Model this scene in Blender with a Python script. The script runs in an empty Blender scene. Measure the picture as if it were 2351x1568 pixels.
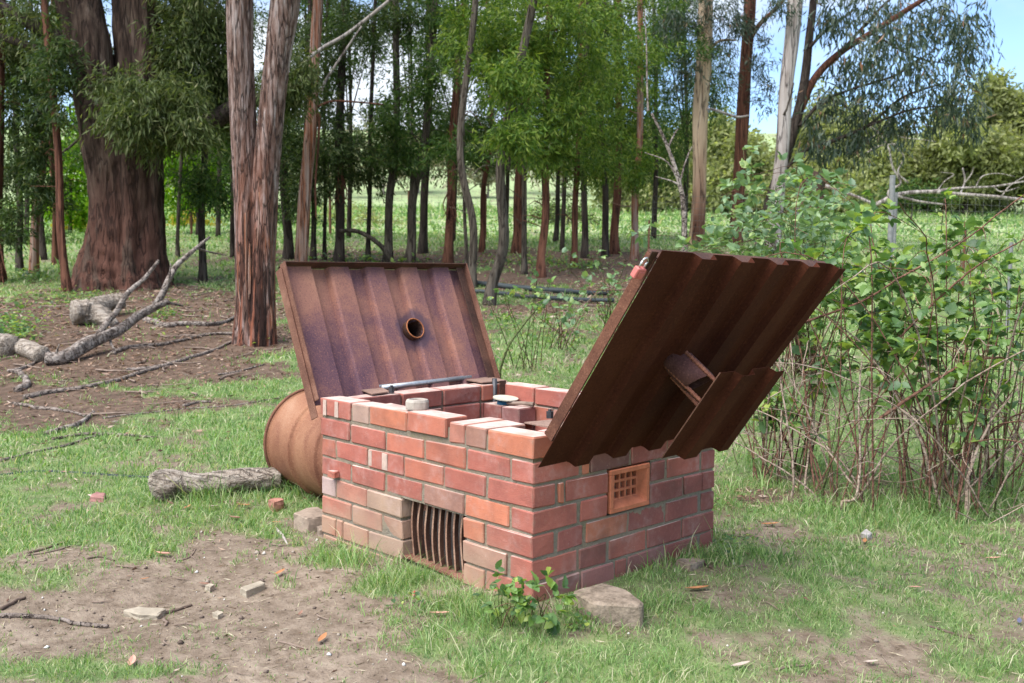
import bpy, math, random
import numpy as np
from mathutils import Vector, Matrix

random.seed(7)
rng = np.random.default_rng(11)
scene = bpy.context.scene
C = scene.collection

# ------------------------------------------------------------------ camera, world, sun, exposure
CAM = np.array([2.30103, -2.30862, 1.19578])
RV = np.array([0.69084473, 0.72295204, 0.00859694])
UV = np.array([-0.06104113, 0.04647382, 0.99705274])
FV = np.array([-0.72042178, 0.6893334, -0.076236])
cam = bpy.data.cameras.new("camera")
camo = bpy.data.objects.new("camera", cam)
C.objects.link(camo)
camo.matrix_world = Matrix(((RV[0], UV[0], -FV[0], CAM[0]), (RV[1], UV[1], -FV[1], CAM[1]),
                            (RV[2], UV[2], -FV[2], CAM[2]), (0, 0, 0, 1)))
cam.sensor_width = 36.0
cam.lens = 34.2215
cam.clip_start = 0.05
cam.clip_end = 3000
cam.dof.use_dof = True
cam.dof.focus_distance = 3.75
cam.dof.aperture_fstop = 5.6
scene.camera = camo

CLOUD = (0.55, 0.3, 0.0)
SUN_EL, SUN_AZ = math.radians(56), math.atan2(-0.04, -0.99)   # azimuth from +Y towards +X
sun_dir = Vector((math.sin(SUN_AZ) * math.cos(SUN_EL), math.cos(SUN_AZ) * math.cos(SUN_EL), math.sin(SUN_EL)))
w = bpy.data.worlds.new("World")
scene.world = w
w.use_nodes = True
wn, wl = w.node_tree.nodes, w.node_tree.links
wn.clear()
sky = wn.new("ShaderNodeTexSky")
sky.sky_type = 'NISHITA'
sky.sun_disc = False
sky.sun_elevation = SUN_EL
sky.sun_rotation = SUN_AZ
sky.air_density = 1.0
sky.dust_density = 0.3
sky.ozone_density = 3.0
sky.altitude = 1500
bg = wn.new("ShaderNodeBackground")
bg.inputs[1].default_value = 0.055
wo = wn.new("ShaderNodeOutputWorld")
tcw = wn.new("ShaderNodeTexCoord")
mpw = wn.new("ShaderNodeMapping"); mpw.inputs["Scale"].default_value = (1, 1, 2.6); mpw.inputs["Location"].default_value = CLOUD
wl.new(tcw.outputs["Generated"], mpw.inputs[0])
nzw = wn.new("ShaderNodeTexNoise"); nzw.inputs["Scale"].default_value = 2.1; nzw.inputs["Detail"].default_value = 6; nzw.inputs["Roughness"].default_value = 0.55
wl.new(mpw.outputs[0], nzw.inputs["Vector"])
mrw = wn.new("ShaderNodeMapRange"); mrw.interpolation_type = 'SMOOTHSTEP'
mrw.inputs[1].default_value = 0.45; mrw.inputs[2].default_value = 0.63; mrw.inputs[3].default_value = 0.0; mrw.inputs[4].default_value = 0.9
wl.new(nzw.outputs["Fac"], mrw.inputs[0])
mxw = wn.new("ShaderNodeMix"); mxw.data_type = 'RGBA'; mxw.inputs[7].default_value = (4.1, 4.3, 4.6, 1)
wl.new(mrw.outputs[0], mxw.inputs[0]); wl.new(sky.outputs[0], mxw.inputs[6])
wl.new(mxw.outputs[2], bg.inputs[0])
wl.new(bg.outputs[0], wo.inputs[0])
sl = bpy.data.lights.new("sun", 'SUN')
sl.energy = 1.5
sl.angle = math.radians(60)
sl.color = (1.0, 0.97, 0.93)
so = bpy.data.objects.new("sun", sl)
C.objects.link(so)
so.rotation_euler = sun_dir.to_track_quat('Z', 'Y').to_euler()
scene.view_settings.view_transform = 'Standard'
scene.view_settings.look = 'None'
scene.view_settings.gamma = 1
scene.view_settings.use_curve_mapping = False
scene.view_settings.exposure = 2.4
scene.cycles.max_bounces = 8
scene.cycles.transparent_max_bounces = 8
scene.cycles.use_denoising = True

# ------------------------------------------------------------------ helpers
FH = np.array([FV[0], FV[1]]); FH = FH / np.linalg.norm(FH)      # horizontal forward
RH = np.array([FH[1], -FH[0]])                                     # horizontal right
FPX, CX, CY = 2234.9, 1175.5, 783.9                                # a 2351 x 1568 measuring grid


def vnoise(x, y, scale, seed=0):
    """smooth value noise, vectorised, -1..1"""
    x = np.asarray(x, float) / scale + 37.13 * seed; y = np.asarray(y, float) / scale - 11.7 * seed
    xi = np.floor(x).astype(np.int64); yi = np.floor(y).astype(np.int64)
    fx = x - xi; fy = y - yi
    fx = fx * fx * (3 - 2 * fx); fy = fy * fy * (3 - 2 * fy)

    def h(a, b):
        n = (a * 374761393 + b * 668265263 + seed * 1442695041) & 0x7fffffff
        n = ((n ^ (n >> 13)) * 1274126177) & 0x7fffffff
        return ((n ^ (n >> 16)) & 0xffff) / 32767.5 - 1
    a = h(xi, yi); b = h(xi + 1, yi); c = h(xi, yi + 1); d = h(xi + 1, yi + 1)
    return (a * (1 - fx) + b * fx) * (1 - fy) + (c * (1 - fx) + d * fx) * fy


S_T = [-400, 0, 6, 8, 10.6, 13, 15, 17, 19, 22, 28, 40, 60, 80, 110, 150, 200, 260, 400, 900]
Z_T = [-1.2, -1.2, -1.2, -1.09, -0.84, -0.56, -0.31, -0.07, 0.13, 0.42, 0.9, 1.9, 3.4, 5.0, 8.0, 14, 24, 36, 50, 55]
_sf = np.linspace(-400, 900, 13001)
_zf = np.interp(_sf, S_T, Z_T)
_k = np.ones(15) / 15
_zf = np.convolve(np.pad(_zf, 7, mode='edge'), _k, 'valid')
_zf = np.convolve(np.pad(_zf, 7, mode='edge'), _k, 'valid')


def st(x, y):
    dx = np.asarray(x, float) - CAM[0]; dy = np.asarray(y, float) - CAM[1]
    return dx * FH[0] + dy * FH[1], dx * RH[0] + dy * RH[1]


def ground(x, y):
    s, t = st(x, y)
    z = np.interp(s, _sf, _zf) + CAM[2]
    near = np.clip((s - 1.0) / 3, 0, 1)
    z = z + 0.022 * vnoise(x, y, 0.7, 3) + 0.008 * vnoise(x, y, 0.22, 4) + 0.10 * vnoise(x, y, 5, 5) * np.clip((s - 7) / 8, 0, 1)
    d = (np.asarray(x) - 0.05) ** 2 + (np.asarray(y) + 0.1) ** 2
    z = z + 0.055 * np.exp(-d / 0.35)
    d = (np.asarray(x) - 0.35) ** 2 + (np.asarray(y) - 1.1) ** 2
    z = z + 0.05 * np.exp(-d / 0.5)
    return z


def gz(x, y):
    return float(ground(np.array([x]), np.array([y]))[0])


def ray(px, py):
    return FV + RV * ((px - CX) / FPX) - UV * ((py - CY) / FPX)


def at(px, py):
    """where the line of sight meets the ground"""
    d = ray(px, py)
    ts = np.concatenate([np.linspace(1.5, 30, 1500), np.linspace(30.05, 400, 3000)])
    P = CAM[None] + ts[:, None] * d[None]
    g = ground(P[:, 0], P[:, 1])
    i = np.argmax(P[:, 2] < g)
    if P[i, 2] >= g[i]:
        i = len(ts) - 1
    p = P[i]
    return np.array([p[0], p[1], g[i]])


def atd(px, py, s):
    d = ray(px, py)
    return CAM + d * (s / (d[0] * FH[0] + d[1] * FH[1]))


def sdepth(p):
    return float((p[0] - CAM[0]) * FH[0] + (p[1] - CAM[1]) * FH[1])


def link(o, parent=None):
    C.objects.link(o)
    if parent is not None:
        o.parent = parent
    return o


ORG = {}


def empty(name, loc, label=None, cat=None, group=None):
    o = bpy.data.objects.new(name, None)
    o.empty_display_size = 0.2
    link(o)
    o.location = tuple(float(v) for v in loc)
    ORG[o.name] = np.array(loc, float)
    tag(o, label, cat, group)
    return o


def tag(o, label=None, cat=None, group=None, kind=None):
    if label: o["label"] = label
    if cat: o["category"] = cat
    if group: o["group"] = group
    if kind: o["kind"] = kind
    return o


def org(o):
    return ORG[o.name]


class MB:
    """collects geometry in world coordinates; build() links it as ONE object"""

    def __init__(self):
        self.v = []; self.f = []; self.n = 0

    def add(self, verts, faces):
        verts = np.asarray(verts, float)
        self.v.append(verts)
        b = self.n
        self.f.extend([tuple(i + b for i in f) for f in faces])
        self.n += len(verts)
        return self

    def box(self, c, half, axes=None, bev=0.0):
        c = np.array(c, float); h = np.array(half, float)
        A = np.eye(3) if axes is None else np.array(axes, float)
        V, F = bevel_box(h * 2, bev) if bev > 0 else bevel_box(h * 2, 0)
        return self.add(c + V @ A, F)

    def tube(self, path, radii, n=8, caps=True, rough=None, twist=0.0):
        P = np.array(path, float); m = len(P)
        if np.isscalar(radii): radii = [radii] * m
        T = np.gradient(P, axis=0); T /= np.linalg.norm(T, axis=1)[:, None] + 1e-12
        up = np.array([0, 0, 1.0]) if abs(T[0][2]) < 0.9 else np.array([1.0, 0, 0])
        a = np.cross(T[0], up); a /= np.linalg.norm(a)
        V = []
        ang = np.linspace(0, 2 * np.pi, n, endpoint=False)
        for i in range(m):
            a = a - T[i] * (a @ T[i]); a /= np.linalg.norm(a) + 1e-12
            b = np.cross(T[i], a)
            r = np.full(n, float(radii[i]))
            if rough is not None: r = r * rough(i / max(1, m - 1), ang)
            V.append(P[i] + np.cos(ang)[:, None] * a * r[:, None] + np.sin(ang)[:, None] * b * r[:, None])
        V = np.concatenate(V)
        F = []
        for i in range(m - 1):
            for j in range(n):
                k = (j + 1) % n
                F.append((i * n + j, i * n + k, (i + 1) * n + k, (i + 1) * n + j))
        if caps:
            V = np.concatenate([V, P[:1], P[-1:]])
            c0, c1 = m * n, m * n + 1
            for j in range(n):
                k = (j + 1) % n
                F.append((c0, k, j)); F.append((c1, (m - 1) * n + j, (m - 1) * n + k))
        return self.add(V, F)

    def mesh(self, name, mat, origin=(0, 0, 0), smooth=False):
        me = bpy.data.meshes.new(name)
        V = np.concatenate(self.v) - np.array(origin, float)
        me.from_pydata(V.tolist(), [], self.f)
        if mat: me.materials.append(mat)
        if smooth: me.polygons.foreach_set("use_smooth", [True] * len(me.polygons))
        me.update()
        return me

    def build(self, name, mat, parent=None, origin=None, smooth=False):
        if origin is None:
            if parent is not None: origin = org(parent)
            else:
                V = np.concatenate(self.v); origin = (V.min(0) + V.max(0)) / 2; origin[2] = V[:, 2].min()
        me = self.mesh(name, mat, origin, smooth)
        o = bpy.data.objects.new(name, me)
        link(o, parent)
        o.location = tuple(np.array(origin, float) - (org(parent) if parent is not None else 0))
        ORG[o.name] = np.array(origin, float)
        return o


def bevel_box(size, bev, jit=0.0, r=None):
    """24-vertex chamfered box (or plain 8-vertex box)"""
    h = np.array(size, float) / 2
    if bev <= 0:
        V = np.array([[x, y, z] for x in (-1, 1) for y in (-1, 1) for z in (-1, 1)]) * h
        F = [(0, 1, 3, 2), (4, 6, 7, 5), (0, 4, 5, 1), (2, 3, 7, 6), (0, 2, 6, 4), (1, 5, 7, 3)]
        return V, F
    V = []; idx = {}
    for sx in (-1, 1):
        for sy in (-1, 1):
            for sz in (-1, 1):
                s = np.array([sx, sy, sz])
                for a in range(3):
                    p = s * (h - bev); p = p.astype(float); p[a] = s[a] * h[a]
                    idx[(sx, sy, sz, a)] = len(V); V.append(p)
    V = np.array(V)
    F = []
    for a in range(3):
        b, c = (a + 1) % 3, (a + 2) % 3
        for sg in (-1, 1):
            q = []
            for (ub, uc) in ((-1, -1), (1, -1), (1, 1), (-1, 1)):
                s = [0, 0, 0]; s[a] = sg; s[b] = ub; s[c] = uc
                q.append(idx[(*s, a)])
            F.append(tuple(q if sg > 0 else q[::-1]))
        for ub in (-1, 1):                       # edges along axis a
            for uc in (-1, 1):
                q = []
                for (sa, ax) in ((-1, b), (1, b), (1, c), (-1, c)):
                    s = [0, 0, 0]; s[a] = sa; s[b] = ub; s[c] = uc
                    q.append(idx[(*s, ax)])
                F.append(tuple(q if ub * uc < 0 else q[::-1]))
    for sx in (-1, 1):
        for sy in (-1, 1):
            for sz in (-1, 1):
                q = [idx[(sx, sy, sz, a)] for a in range(3)]
                F.append(tuple(q if sx * sy * sz > 0 else q[::-1]))
    if jit > 0:
        V = V + r.normal(0, jit, V.shape)
    return V, F


def raw_mesh(name, V, tri_idx, npoly_loops, mat, smooth=False):
    """fast mesh from numpy: V (n,3), loops flat, loop counts"""
    me = bpy.data.meshes.new(name)
    V = np.ascontiguousarray(V, dtype=np.float32)
    loops = np.ascontiguousarray(tri_idx, dtype=np.int32).ravel()
    counts = np.asarray(npoly_loops, dtype=np.int32)
    me.vertices.add(len(V)); me.vertices.foreach_set("co", V.ravel())
    me.loops.add(len(loops)); me.loops.foreach_set("vertex_index", loops)
    me.polygons.add(len(counts))
    starts = np.concatenate([[0], np.cumsum(counts)[:-1]]).astype(np.int32)
    me.polygons.foreach_set("loop_start", starts)
    try: me.polygons.foreach_set("loop_total", counts)
    except Exception: pass
    if smooth: me.polygons.foreach_set("use_smooth", np.ones(len(counts), dtype=bool))
    me.update(calc_edges=True)
    if mat: me.materials.append(mat)
    return me


def unit(v):
    return v / (np.linalg.norm(v, axis=-1, keepdims=True) + 1e-9)


def leaves_mesh(name, pos, axis, length, width, mat, origin, curl=0.15, r=rng):
    """kite shaped leaves: pos (n,3), axis (n,3) unit, length (n), width (n)"""
    n = len(pos)
    side = unit(np.cross(axis, r.normal(0, 1, (n, 3))))
    nor = np.cross(side, axis)
    L = length[:, None]; W = width[:, None]
    v0 = pos
    v1 = pos + axis * L * 0.45 + side * W * 0.5
    v2 = pos + axis * L + nor * L * curl
    v3 = pos + axis * L * 0.45 - side * W * 0.5
    V = np.stack([v0, v1, v2, v3], 1).reshape(-1, 3) - np.array(origin)
    b = np.arange(n)[:, None] * 4
    idx = np.concatenate([b + np.array([[0, 1, 2]]), b + np.array([[0, 2, 3]])], 1).ravel()
    return raw_mesh(name, V, idx, np.full(2 * n, 3), mat)


def mesh_obj(name, me, parent=None, origin=(0, 0, 0)):
    o = bpy.data.objects.new(name, me)
    link(o, parent)
    o.location = tuple(np.array(origin, float) - (org(parent) if parent is not None else 0))
    ORG[o.name] = np.array(origin, float)
    return o


# ------------------------------------------------------------------ materials
class NT:
    def __init__(self, name):
        self.m = bpy.data.materials.new(name); self.m.use_nodes = True
        self.t = self.m.node_tree; self.n = self.t.nodes; self.l = self.t.links
        self.n.clear()
        self.out = self.n.new("ShaderNodeOutputMaterial")
        self.b = self.n.new("ShaderNodeBsdfPrincipled")
        self.b.inputs["Roughness"].default_value = 0.85
        self.b.inputs["Specular IOR Level"].default_value = 0.12
        self.l.new(self.b.outputs[0], self.out.inputs[0])

    def node(self, t, **kw):
        n = self.n.new(t)
        for k, v in kw.items(): setattr(n, k, v)
        return n

    def pos(self, scale=(1, 1, 1), obj=False):
        s = self.node("ShaderNodeTexCoord").outputs["Object"] if obj else self.node("ShaderNodeNewGeometry").outputs["Position"]
        m = self.node("ShaderNodeMapping"); m.inputs["Scale"].default_value = scale
        self.l.new(s, m.inputs[0])
        return m.outputs[0]

    def noise(self, vec, scale, detail=4, rough=0.55, dist=0.0):
        n = self.node("ShaderNodeTexNoise")
        n.inputs["Scale"].default_value = scale; n.inputs["Detail"].default_value = detail
        n.inputs["Roughness"].default_value = rough; n.inputs["Distortion"].default_value = dist
        self.l.new(vec, n.inputs["Vector"])
        return n.outputs["Fac"]

    def ramp(self, fac, lo, hi, a=0.0, b=1.0):
        r = self.node("ShaderNodeMapRange", interpolation_type='SMOOTHSTEP')
        r.inputs[1].default_value = lo; r.inputs[2].default_value = hi
        r.inputs[3].default_value = a; r.inputs[4].default_value = b
        self.l.new(fac, r.inputs[0])
        return r.outputs[0]

    def cramp(self, fac, stops):
        r = self.node("ShaderNodeValToRGB")
        e = r.color_ramp.elements
        while len(e) < len(stops): e.new(0.5)
        for el, (p, c) in zip(e, stops): el.position = p; el.color = (*c, 1)
        self.l.new(fac, r.inputs[0])
        return r.outputs[0]

    def mix(self, fac, a, b, mode='MIX'):
        m = self.node("ShaderNodeMix", data_type='RGBA', blend_type=mode)
        for i, v in ((0, fac), (6, a), (7, b)):
            if hasattr(v, "node"): self.l.new(v, m.inputs[i])
            elif i == 0: m.inputs[0].default_value = v
            else: m.inputs[i].default_value = (*v, 1)
        return m.outputs[2]

    def math(self, op, a, b=0.0):
        m = self.node("ShaderNodeMath", operation=op)
        for i, v in ((0, a), (1, b)):
            if hasattr(v, "node"): self.l.new(v, m.inputs[i])
            else: m.inputs[i].default_value = v
        return m.outputs[0]

    def base(self, c):
        if hasattr(c, "node"): self.l.new(c, self.b.inputs["Base Color"])
        else: self.b.inputs["Base Color"].default_value = (*c, 1)

    def bump(self, h, strength=0.4, dist=0.01):
        b = self.node("ShaderNodeBump"); b.inputs["Strength"].default_value = strength; b.inputs["Distance"].default_value = dist
        self.l.new(h, b.inputs["Height"]); self.l.new(b.outputs[0], self.b.inputs["Normal"])

    def rough(self, v):
        if hasattr(v, "node"): self.l.new(v, self.b.inputs["Roughness"])
        else: self.b.inputs["Roughness"].default_value = v
        return self


def m_brick():
    N = NT("brick_clay")
    oi = N.node("ShaderNodeObjectInfo")
    p = N.pos()
    n1 = N.noise(p, 9, 5, 0.6)
    n2 = N.noise(p, 60, 5, 0.65)
    n3 = N.noise(p, 240, 3, 0.6)
    c = N.mix(N.ramp(n1, 0.3, 0.75, 0.0, 0.7), oi.outputs["Color"], (0.55, 0.55, 0.62), 'MULTIPLY')
    c = N.mix(N.ramp(n2, 0.52, 0.75, 0, 0.22), c, (0.46, 0.25, 0.18))
    film = N.math('MULTIPLY', N.ramp(N.noise(p, 7, 3, 0.5), 0.42, 0.75), N.ramp(N.noise(p, 30, 3, .5), 0.30, 0.75))
    c = N.mix(N.math('MULTIPLY', film, 0.34), c, (0.50, 0.38, 0.35))
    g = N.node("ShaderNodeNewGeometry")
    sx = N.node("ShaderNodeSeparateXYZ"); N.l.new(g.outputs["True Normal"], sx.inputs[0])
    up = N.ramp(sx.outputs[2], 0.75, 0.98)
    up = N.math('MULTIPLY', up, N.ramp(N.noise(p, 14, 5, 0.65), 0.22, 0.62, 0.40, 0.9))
    c = N.mix(up, c, (0.60, 0.47, 0.41))  # pale lime dust on upward faces, with skylight's brightness put into the colour
    tg_ = N.node("ShaderNodeVectorMath", operation='ABSOLUTE')
    sb_ = N.node("ShaderNodeVectorMath", operation='SUBTRACT'); sb_.inputs[1].default_value = (.5, .5, .5)
    N.l.new(N.node("ShaderNodeTexCoord").outputs["Generated"], sb_.inputs[0]); N.l.new(sb_.outputs[0], tg_.inputs[0])
    sg_ = N.node("ShaderNodeSeparateXYZ"); N.l.new(tg_.outputs[0], sg_.inputs[0])
    X_, Y_, Z_ = sg_.outputs
    mx_ = N.math('MAXIMUM', N.math('MAXIMUM', X_, Y_), Z_); mn_ = N.math('MINIMUM', N.math('MINIMUM', X_, Y_), Z_)
    mid_ = N.math('SUBTRACT', N.math('SUBTRACT', N.math('ADD', N.math('ADD', X_, Y_), Z_), mx_), mn_)
    eg = N.math('ADD', mid_, N.math('MULTIPLY', N.math('SUBTRACT', N.noise(p, 26, 5, 0.7), 0.5), 0.28))
    c = N.mix(N.ramp(eg, 0.44, 0.56, 0, 0.55), c, (0.30, 0.225, 0.165))
    c = N.mix(0.08, c, (0.50, 0.34, 0.27))
    # soil splashed on the lowest courses of the front left
    sp = N.node("ShaderNodeSeparateXYZ"); N.l.new(g.outputs["Position"], sp.inputs[0])
    mud = N.math('MULTIPLY', N.ramp(sp.outputs[2], 0.36, 0.02), N.ramp(N.noise(p, 7, 4), 0.3, 0.6, 0.25, 0.8))
    mud = N.math('MULTIPLY', mud, N.ramp(sp.outputs[0], -0.02, -0.3, 0.12, 1.0))
    c = N.mix(mud, c, (0.36, 0.25, 0.17))
    soot = N.ramp(N.noise(p, 4.2, 5, 0.65), 0.56, 0.74, 0, .45)
    c = N.mix(soot, c, (0.14, 0.075, 0.06))
    pit = N.ramp(n3, 0.64, 0.72)
    c = N.mix(N.math('MULTIPLY', pit, 0.7), c, (0.05, 0.025, 0.02))
    wsp = N.ramp(N.noise(p, 130, 2), 0.70, 0.76)
    c = N.mix(N.math('MULTIPLY', wsp, 0.3), c, (0.55, 0.47, 0.42))
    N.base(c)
    N.bump(N.math('ADD', n2, N.math('MULTIPLY', n3, 0.6)), 0.45, 0.004)
    return N.m


def m_mortar():
    N = NT("mortar")
    p = N.pos()
    n2 = N.noise(p, 90, 5, 0.7); n1 = N.noise(p, 6, 3)
    c = N.cramp(n1, [(0.3, (0.215, 0.19, 0.15)), (0.7, (0.275, 0.21, 0.145))])
    c = N.mix(N.ramp(n2, 0.55, 0.8), c, (0.40, 0.35, 0.28))
    c = N.mix(N.ramp(n2, 0.42, 0.28), c, (0.10, 0.09, 0.07))
    moss = N.ramp(N.noise(p, 17, 4), 0.55, 0.75, 0, 0.5)
    c = N.mix(moss, c, (0.20, 0.18, 0.09))
    N.base(c); N.bump(n2, 1.0, 0.008)
    return N.m


def m_rust(name, cols, patch=2.6, speck=130, metallic=0.15, rough=0.7, bump=0.25, streak=None, stain=None):
    N = NT(name)
    p = N.pos()
    n1 = N.noise(N.pos(streak) if streak else p, patch, 6, 0.62, 0.4)
    n2 = N.noise(p, speck, 4, 0.7)
    c = N.cramp(N.math('ADD', N.math('MULTIPLY', n1, 0.8), N.math('MULTIPLY', n2, 0.25)), cols)
    c = N.mix(N.ramp(n2, 0.56, 0.68, 0, 0.55), c, cols[-1][1])
    c = N.mix(N.ramp(n2, 0.43, 0.33, 0, 0.5), c, tuple(v * 0.5 for v in cols[0][1]))
    if stain:                                   # a burnt / fresh rust ring round a hole
        sc, rad, colr = stain
        d = N.node("ShaderNodeVectorMath", operation='DISTANCE'); d.inputs[1].default_value = sc
        N.l.new(N.node("ShaderNodeNewGeometry").outputs["Position"], d.inputs[0])
        dd = N.math('ADD', d.outputs["Value"], N.math('MULTIPLY', N.math('SUBTRACT', N.noise(p, 28, 4), 0.5), 0.09))
        c = N.mix(N.ramp(dd, rad, rad * 0.62, 0, 0.8), c, colr)
    N.base(c); N.b.inputs["Metallic"].default_value = metallic
    N.rough(rough); N.bump(n2, bump, 0.003)
    return N.m


def m_bark(name, cols, streak=(14, 14, 1.4), burn=None, bump=0.9, red=None, turn=None, crack=.8):
    N = NT(name)
    p = N.pos(streak, obj=True)
    if turn is not None:
        a_ = N.node("ShaderNodeMapping"); a_.inputs["Rotation"].default_value = (0, 0, turn)
        N.l.new(N.node("ShaderNodeTexCoord").outputs["Object"], a_.inputs[0])
        b_ = N.node("ShaderNodeMapping"); b_.inputs["Scale"].default_value = streak
        N.l.new(a_.outputs[0], b_.inputs[0]); p = b_.outputs[0]
    n1 = N.noise(p, 1.0, 6, 0.65, 0.3)
    n2 = N.noise(N.pos((streak[0] * 3, streak[1] * 3, streak[2] * 3), obj=True), 1.0, 4, 0.7)
    c = N.cramp(N.math('ADD', N.math('MULTIPLY', n1, 0.75), N.math('MULTIPLY', n2, 0.3)), cols)
    sp = N.node("ShaderNodeSeparateXYZ"); N.l.new(N.node("ShaderNodeTexCoord").outputs["Object"], sp.inputs[0])
    if red:                                    # stripped reddish wood on the lower stem
        z0, z1, rc = red
        f = N.math('MULTIPLY', N.ramp(sp.outputs[2], z1, z0), N.ramp(N.noise(N.pos((streak[0] * .6, streak[1] * .6, .35), obj=True), 1.0, 4), 0.40, 0.54))
        c = N.mix(f, c, N.cramp(n2, [(0.3, tuple(v * 0.55 for v in rc)), (0.7, rc)]))
    if burn:                                   # blackened streaks
        z0, z1, amt = burn
        f = N.math('MULTIPLY', N.ramp(sp.outputs[2], z1, z0), N.ramp(N.noise(N.pos((streak[0] * .5, streak[1] * .5, .45), obj=True), 1.3, 5, 0.6, 0.3), 0.51, 0.58))
        c = N.mix(N.math('MULTIPLY', f, amt), c, (0.025, 0.015, 0.013))
    if crack:
        nc = N.noise(p, 0.9, 3, 0.5, 0.25)
        ck = N.ramp(N.math('ABSOLUTE', N.math('SUBTRACT', nc, 0.5)), 0.0, 0.045)
        c = N.mix(N.math('MULTIPLY', N.math('SUBTRACT', 1.0, ck), crack), c, (0.02, 0.013, 0.011))
        n1 = N.math('ADD', n1, N.math('MULTIPLY', ck, 0.35))
    N.base(c); N.rough(0.9); N.bump(N.math('ADD', n1, N.math('MULTIPLY', n2, 0.5)), bump, 0.03)
    return N.m


def m_leaf(name, stops, trans=0.35, rough=0.5, spec=0.2):
    N = NT(name)
    g = N.node("ShaderNodeNewGeometry")
    oi = N.node("ShaderNodeObjectInfo")
    c = N.cramp(N.math('FRACT', N.math('ADD', g.outputs["Random Per Island"], oi.outputs["Random"])), stops)
    N.base(c); N.rough(rough); N.b.inputs["Specular IOR Level"].default_value = spec
    tr = N.node("ShaderNodeBsdfTranslucent")
    bc = N.mix(0.5, c, (0.32, 0.42, 0.03), 'MULTIPLY')
    m2 = N.mix(1.0, c, (1.5, 1.6, 0.7), 'MULTIPLY')
    N.l.new(m2, tr.inputs[0])
    ms = N.node("ShaderNodeMixShader"); ms.inputs[0].default_value = trans
    N.l.new(N.b.outputs[0], ms.inputs[1]); N.l.new(tr.outputs[0], ms.inputs[2])
    N.l.new(ms.outputs[0], N.out.inputs[0])
    return N.m


def m_plain(name, col, rough=0.6, metallic=0.0, nscale=40, var=0.35, bump=0.2):
    N = NT(name)
    n = N.noise(N.pos(), nscale, 5, 0.65)
    n2 = N.noise(N.pos(), nscale * 0.2, 4, 0.6)
    c = N.mix(N.ramp(n, 0.35, 0.7, 0, var), col, tuple(v * 0.45 for v in col))
    c = N.mix(N.ramp(n2, 0.4, 0.7, 0, var), c, tuple(min(1, v * 1.5 + 0.02) for v in col))
    N.base(c); N.rough(rough); N.b.inputs["Metallic"].default_value = metallic
    N.bump(n, bump, 0.004)
    return N.m


def m_ground():
    N = NT("soil_and_turf")
    a = N.node("ShaderNodeAttribute"); a.attribute_name = "grass"
    a2 = N.node("ShaderNodeAttribute"); a2.attribute_name = "litter"
    p = N.pos()
    n1 = N.noise(p, 14, 6, 0.68); n2 = N.noise(p, 70, 5, 0.7); n0 = N.noise(p, 1.6, 4)
    dirt = N.cramp(n1, [(0.3, (0.115, 0.082, 0.055)), (0.5, (0.235, 0.18, 0.132)), (0.72, (0.35, 0.28, 0.21))])
    dirt = N.mix(N.ramp(n0, 0.35, 0.65, 0, 0.45), dirt, (0.13, 0.095, 0.065))
    dirt = N.mix(N.ramp(n2, 0.62, 0.72, 0, 0.5), dirt, (0.36, 0.30, 0.24))
    dirt = N.mix(N.ramp(n2, 0.40, 0.30, 0, 0.7), dirt, (0.09, 0.065, 0.05))
    lit = N.cramp(n1, [(0.25, (0.035, 0.023, 0.017)), (0.5, (0.11, 0.072, 0.05)), (0.8, (0.22, 0.15, 0.105))])
    lit = N.mix(N.ramp(n2, 0.6, 0.7, 0, 0.7), lit, (0.36, 0.24, 0.17))
    d = N.mix(a2.outputs["Fac"], dirt, lit)
    turf = N.cramp(N.noise(p, 5, 5, 0.6), [(0.3, (0.08, 0.122, 0.042)), (0.5, (0.15, 0.215, 0.075)), (0.75, (0.25, 0.275, 0.12))])
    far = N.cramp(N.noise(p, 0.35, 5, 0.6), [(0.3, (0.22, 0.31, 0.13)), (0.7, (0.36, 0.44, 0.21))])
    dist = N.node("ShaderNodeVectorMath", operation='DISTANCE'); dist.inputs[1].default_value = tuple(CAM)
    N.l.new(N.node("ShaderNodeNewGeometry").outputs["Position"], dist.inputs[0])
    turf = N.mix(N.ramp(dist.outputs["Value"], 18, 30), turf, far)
    g = N.math('ADD', a.outputs["Fac"], N.math('MULTIPLY', N.math('SUBTRACT', n1, 0.5), 0.7))
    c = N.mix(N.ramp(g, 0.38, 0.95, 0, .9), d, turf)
    N.base(c); N.rough(0.95); N.b.inputs["Specular IOR Level"].default_value = 0.15
    N.bump(N.math('ADD', n1, N.math('MULTIPLY', n2, 0.5)), 0.8, 0.02)
    return N.m


M = {}
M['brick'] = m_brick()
M['mortar'] = m_mortar()
HOLE = None
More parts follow.
